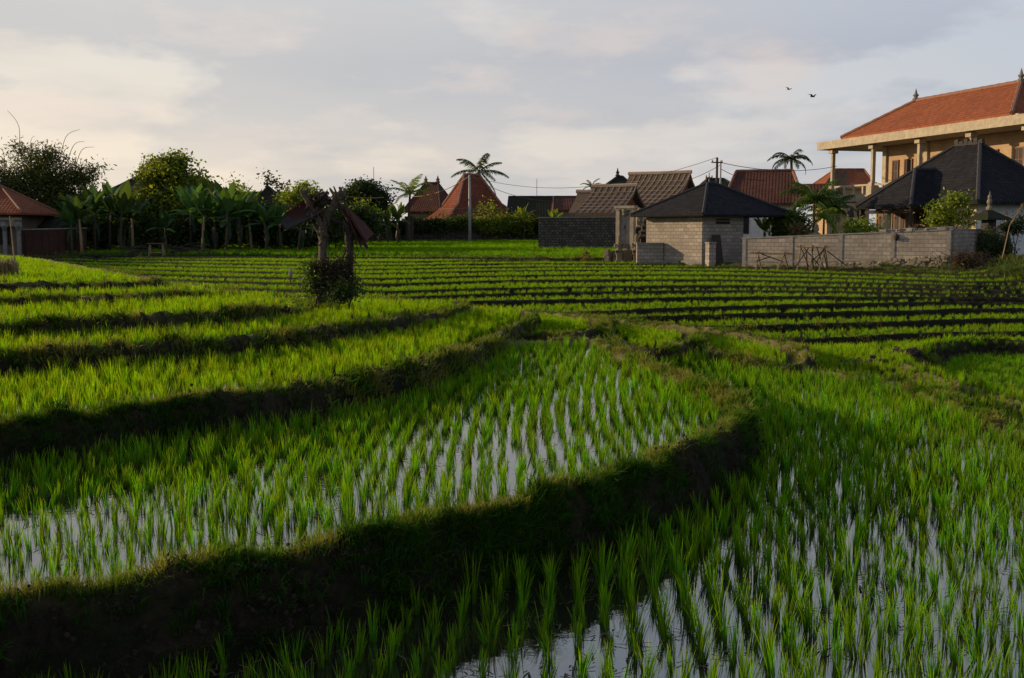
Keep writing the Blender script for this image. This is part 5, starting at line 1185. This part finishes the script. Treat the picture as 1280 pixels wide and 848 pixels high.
# trees standing outside the view on the left: their long evening shadows lie over the back terraces
for i, (x_, y_, h_) in enumerate(((-50, 60, 8.5), (-54, 67, 10), (-52, 75, 9), (-57, 83, 10.5), (-54, 90, 9.5))):
    zg_ = gz(x_, y_); t_ = thing('broad_tree', ('broad tree at the outer end of the row left of the pavilion', 'tallest broad tree in the row left of the pavilion', 'middle broad tree in the row left of the pavilion', 'spreading broad tree beside the bamboo row', 'last broad tree behind the left pavilion')[i], 'tree', (x_, y_, zg_))
    crown_part(t_, [(0, 0, h_*.62, 3.4, 3.4, h_*.34), (-1.8, 1, h_*.5, 2.6, 2.6, h_*.26), (1.9, -1, h_*.48, 2.6, 2.6, h_*.26)], 7000, .42, ML_MID, 400+i, .6)
    MB().tube([(0, 0, -.1), (.1, 0, h_*.3), (0, 0, h_*.65)], [.35, .28, .15], 8).build('trunk', M_BARK, t_, smooth=True)
# little stake scarecrows, bench, wood heap, straw
q = W(363, 357, 46); t_ = thing('scare_stake', 'small stake with an upturned white bottle in the terraces', 'stake', (q.x, 46, gz(q.x, 46)))
MB().tube([(0, 0, -.05), (.02, 0, .62)], .025, 5).build('stick', M_DWOOD, t_); MB().lathe((.02, 0, .30), [(.05, 0), (.085, .03), (.085, .2), (.04, .27), (.03, .33)], 8).build('bottle', M_CONCG, t_)
tree('dry_stub_bush', 'dry leafy stub at the end of the far green field', 'bush', 733, 68, [(733,322,4,4),(733,314,3,5),(734,326,5,3)], 420, .10, ML_DRY, 124, .05)
q = W(196, 320, 77); t_ = thing('wooden_bench', 'rough pale wooden bench before the dark undergrowth', 'bench', (q.x, 77, gz(q.x, 77)))
MB().box((0, 0, .86), (1.2, .4, .06)).build('seat', M_WOOD, t_)
for sx_ in (-1, 1):
    for sy_ in (-1, 1): MB().tube([(sx_*.42, sy_*.12, .84), (sx_*.5, sy_*.18, -.05)], .035, 5).build('leg', M_BAMB, t_)
MB().box((0, 0, .25), (.9, .05, .05)).build('stretcher', M_BAMB, t_)
for j, (px_, w_, lab) in enumerate(((171, 1.6, 'heap of cut branches beside the bench'), (228, 2.6, 'low heap of firewood at the field edge'))):
    q = W(px_, 316, 79); mb = MB(); zg_ = gz(q.x, 79)
    for i in range(60):
        x = rd.gauss(0, w_*.35); z = abs(rd.gauss(0, .3)); a_ = rd.uniform(-.4, .4); L_ = rd.uniform(.4, 1.1); mb.tube([(q.x+x-L_/2, 79+rd.uniform(-.4, .4), zg_+z), (q.x+x+L_/2, 79+rd.uniform(-.4, .4), zg_+max(0, z+a_*.5))], rd.uniform(.02, .05), 5)
    tag(mb.build('wood_pile', M_DWOOD, None, loc=(q.x, 79, zg_)), lab, 'wood pile')
# straw fence piece at the left edge
q = W(8, 341, 27.5); zg_ = gz(q.x, 27.5); mb = MB()
for i in range(420):
    x = rd.uniform(-.55, .28); h = rd.uniform(.3, .6)*(1.0 if x < .2 else .8); y = rd.gauss(0, .06); mb.tube([(q.x+x, 27.5+y, zg_-.03), (q.x+x+rd.uniform(-.06, .06), 27.5+y+rd.uniform(-.08, .08), zg_+h)], [.008, .005], 3, cap=False)
t_ = thing('straw_screen', 'short screen of dry straw at the edge of the highest terrace', 'screen', (q.x, 27.5, zg_)); mb.build('straw', M_BAMB, t_, world=True)
MB().tube([W(19, 338, 27.4), W(16, 305, 27.4), W(12, 270, 27.4)], [.02, .016, .008], 5).build('stick', M_BAMB, t_, world=True)
# the dug clods on the low bank
tag_c = W(1080, 468, 23.4)
for j, (px_, py_, Yq, w_, lab) in enumerate(((1092, 470, 23.3, .95, 'long heap of dark dug clods in the low green paddies'), (1132, 466, 23.8, .35, 'small pile of clods at the end of the dark heap'), (398, 379, 20.6, .55, 'cleared dry weeds heaped on the bank near the dead tree'))):
    q = W(px_, py_, Yq); zg_ = gz(q.x, Yq); mb = MB()
    mb.tube([(q.x+w_*(f-.5)*1.9, Yq+rd.uniform(-.03, .03), zg_+.01) for f in np.linspace(0, 1, 14)], [.03+.10*math.sin(math.pi*f)*rd.uniform(.6, 1.1) for f in np.linspace(0, 1, 14)], 8)
    for i in range(int(150*w_)+30):
        x = rd.gauss(0, w_*.42); y = rd.gauss(0, .12); s = rd.uniform(.02, .06); z = abs(rd.gauss(0, .05))+.03
        mb.lathe((q.x+x, Yq+y, zg_+z), [(s*.5, -s*.7), (s, -s*.1), (s*.8, s*.4), (s*.2, s*.7)], 5)
        if i % 2: mb.tube([(q.x+x, Yq+y, zg_+z), (q.x+x+rd.uniform(-.15, .15), Yq+y+rd.uniform(-.1, .1), zg_+z+rd.uniform(-.03, .1))], .005, 3)
    tag(mb.build('clod_heap', M_DWOOD if j < 2 else M_BAMB, None, loc=(q.x, Yq, zg_)), lab, 'earth heap')
# dry twigs at the wall corner, dry fronds
q = W(1210, 343, 52.2); t_ = thing('dry_brush', 'pile of dry brown twigs and leaves at the rubble wall corner', 'brush pile', (q.x, 52.2, gz(q.x, 52.2)))
mb = MB()
for i in range(90): x = rd.gauss(0, .45); mb.tube([(x, rd.gauss(0, .25), 0), (x+rd.uniform(-.3, .3), rd.gauss(0, .2), rd.uniform(.3, .8)), (x+rd.uniform(-.8, .8), rd.gauss(0, .3), rd.uniform(.4, 1.1))], [.02, .014, .006], 4)
mb.build('twigs', M_DWOOD, t_); crown_part(t_, [(0, 0, .4, .7, .4, .4), (-.4, 0, .6, .35, .3, .3)], 700, .12, ML_DRY, 131, .3, .5, 'foliage', .1)
tree('dark_bush', 'dark bush in the shade where the wall meets the bank', 'bush', 1243, 54.5, [(1240,300,13,14),(1252,312,12,12),(1236,318,10,12)], 3400, .12, ML_DK, 132, .04, aspect=.35)
tree('dark_bush', 'dark bush under the small offering shrine', 'bush', 1268, 58.5, [(1266,286,12,8),(1278,278,8,10)], 1600, .14, ML_DK, 133, .04, aspect=.35)
p0 = W(1252, 300, 52.5); t_ = thing('dry_frond', 'pale dry grass plume leaning beside the shrine', 'plant', (p0.x, 52.5, gz(p0.x, 52.5)))
mb = MB(); e1_ = W(1279, 255, 52.5); mb.tube([(p0.x, 52.5, t_.location.z), W(1262, 282, 52.5), e1_], [.03, .02, .008], 4)
for i in range(60): f = .55+.45*i/60; c = W(1262, 282, 52.5).lerp(e1_, (f-.5)*2 if f > .5 else 0); mb.tube([c, c+Vector((rd.uniform(-.02, .22), rd.uniform(-.1, .1), rd.uniform(-.02, .22)))], [.012, .004], 3, cap=False)
mb.build('plume', M_BAMB, t_, world=True)
# birds
for px_, py_, Yq, s, ro, lab in ((986, 112, 60, .42, .5, 'smaller bird gliding with wings raised in a shallow V'), (1016, 121, 55, .55, -.35, 'larger dark bird in flight above the villa, one wing lifted')):
    c = W(px_, py_, Yq); t_ = thing('bird', lab, 'bird', c, 0); mb = MB()
    mb.tube([(.0, -.22*s, -.02), (0, -.1*s, 0), (0, .1*s, 0), (0, .32*s, .01)], [.015, .06*s, .055*s, .01], 8)
    for sg in (-1, 1):
        l_ = 1.0 if sg > 0 else .9; up_ = .35 + (.25 if sg*ro > 0 else -.05)
        a1, a2, a3 = Vector((sg*.03, 0, .01)), Vector((sg*.28*s*l_, -.04*s, .28*s*up_*1.4)), Vector((sg*.62*s*l_, .10*s, .5*s*up_))
        ch = .11*s; V = [a1+Vector((0, -ch, 0)), a1+Vector((0, ch*1.2, 0)), a2+Vector((0, -ch, .0)), a2+Vector((0, ch, 0)), a3]; V2 = [v-Vector((0, 0, .012)) for v in V]
        mb.add(V+V2, [(0, 2, 3, 1), (2, 4, 3), (5, 6, 8, 7), (7, 8, 9), (0, 5, 7, 2), (2, 7, 9, 4), (1, 3, 8, 6), (3, 4, 9, 8)])
    o = mb.build('body', M_DARK, t_); t_.rotation_euler = (0, ro*.6, .6)
# weeds: bank below the houses, the mound, the field edges
def weeds():
    n = 150000; a_ = (rng.random(n)-.5)*2*R(28); r_ = 42+rng.random(n)*44; X = r_*np.sin(a_); Y = r_*np.cos(a_); D = terrain(X, Y)
    hutl = np.interp(X, [8, 10.7, 12.3, 21.1, 26], [66, 62.6, 59.7, 53.7, 55])
    k = (D['bank'] > .12) & (Y < hutl) & (X > 7) & (rng.random(n) < np.clip(D['bank']*.6, .1, .6))
    k2 = (np.exp(-(((X-24.3)/2.3)**2+((Y-47.5)/4.0)**2)) > .12) & (rng.random(n) < .9)
    kk = k | k2; print('weeds', kk.sum()); m_ = int(kk.sum()); sc = (.25+.55*rng.random(m_))*np.where(k2[kk], 1.3, .8)*(1+vn(X[kk], Y[kk], 1.2))
    scatter('weeds', np.stack([X[kk], Y[kk], D['z'][kk]], 1), rots(m_, .2), sc, CO['weed_far'], 'weeds and rough grass on the bank below the grey wall', 'weeds')
    X = rng.uniform(-46, 8, 26000); Y = rng.uniform(66, 84, 26000); D = terrain(X, Y); e = np.interp(X, [-46, -14, 0, 8], [78, 80, 69.5, 66]); k = (np.abs(Y-e-rng.normal(0, 1.2, 26000)) < .8) & (X < 9)
    m_ = int(k.sum()); scatter('weeds', np.stack([X[k], Y[k], D['z'][k]], 1), rots(m_, .2), .3+.5*rng.random(m_), CO['weed_far'], 'rough grass along the far edge of the terraces', 'weeds')
weeds()
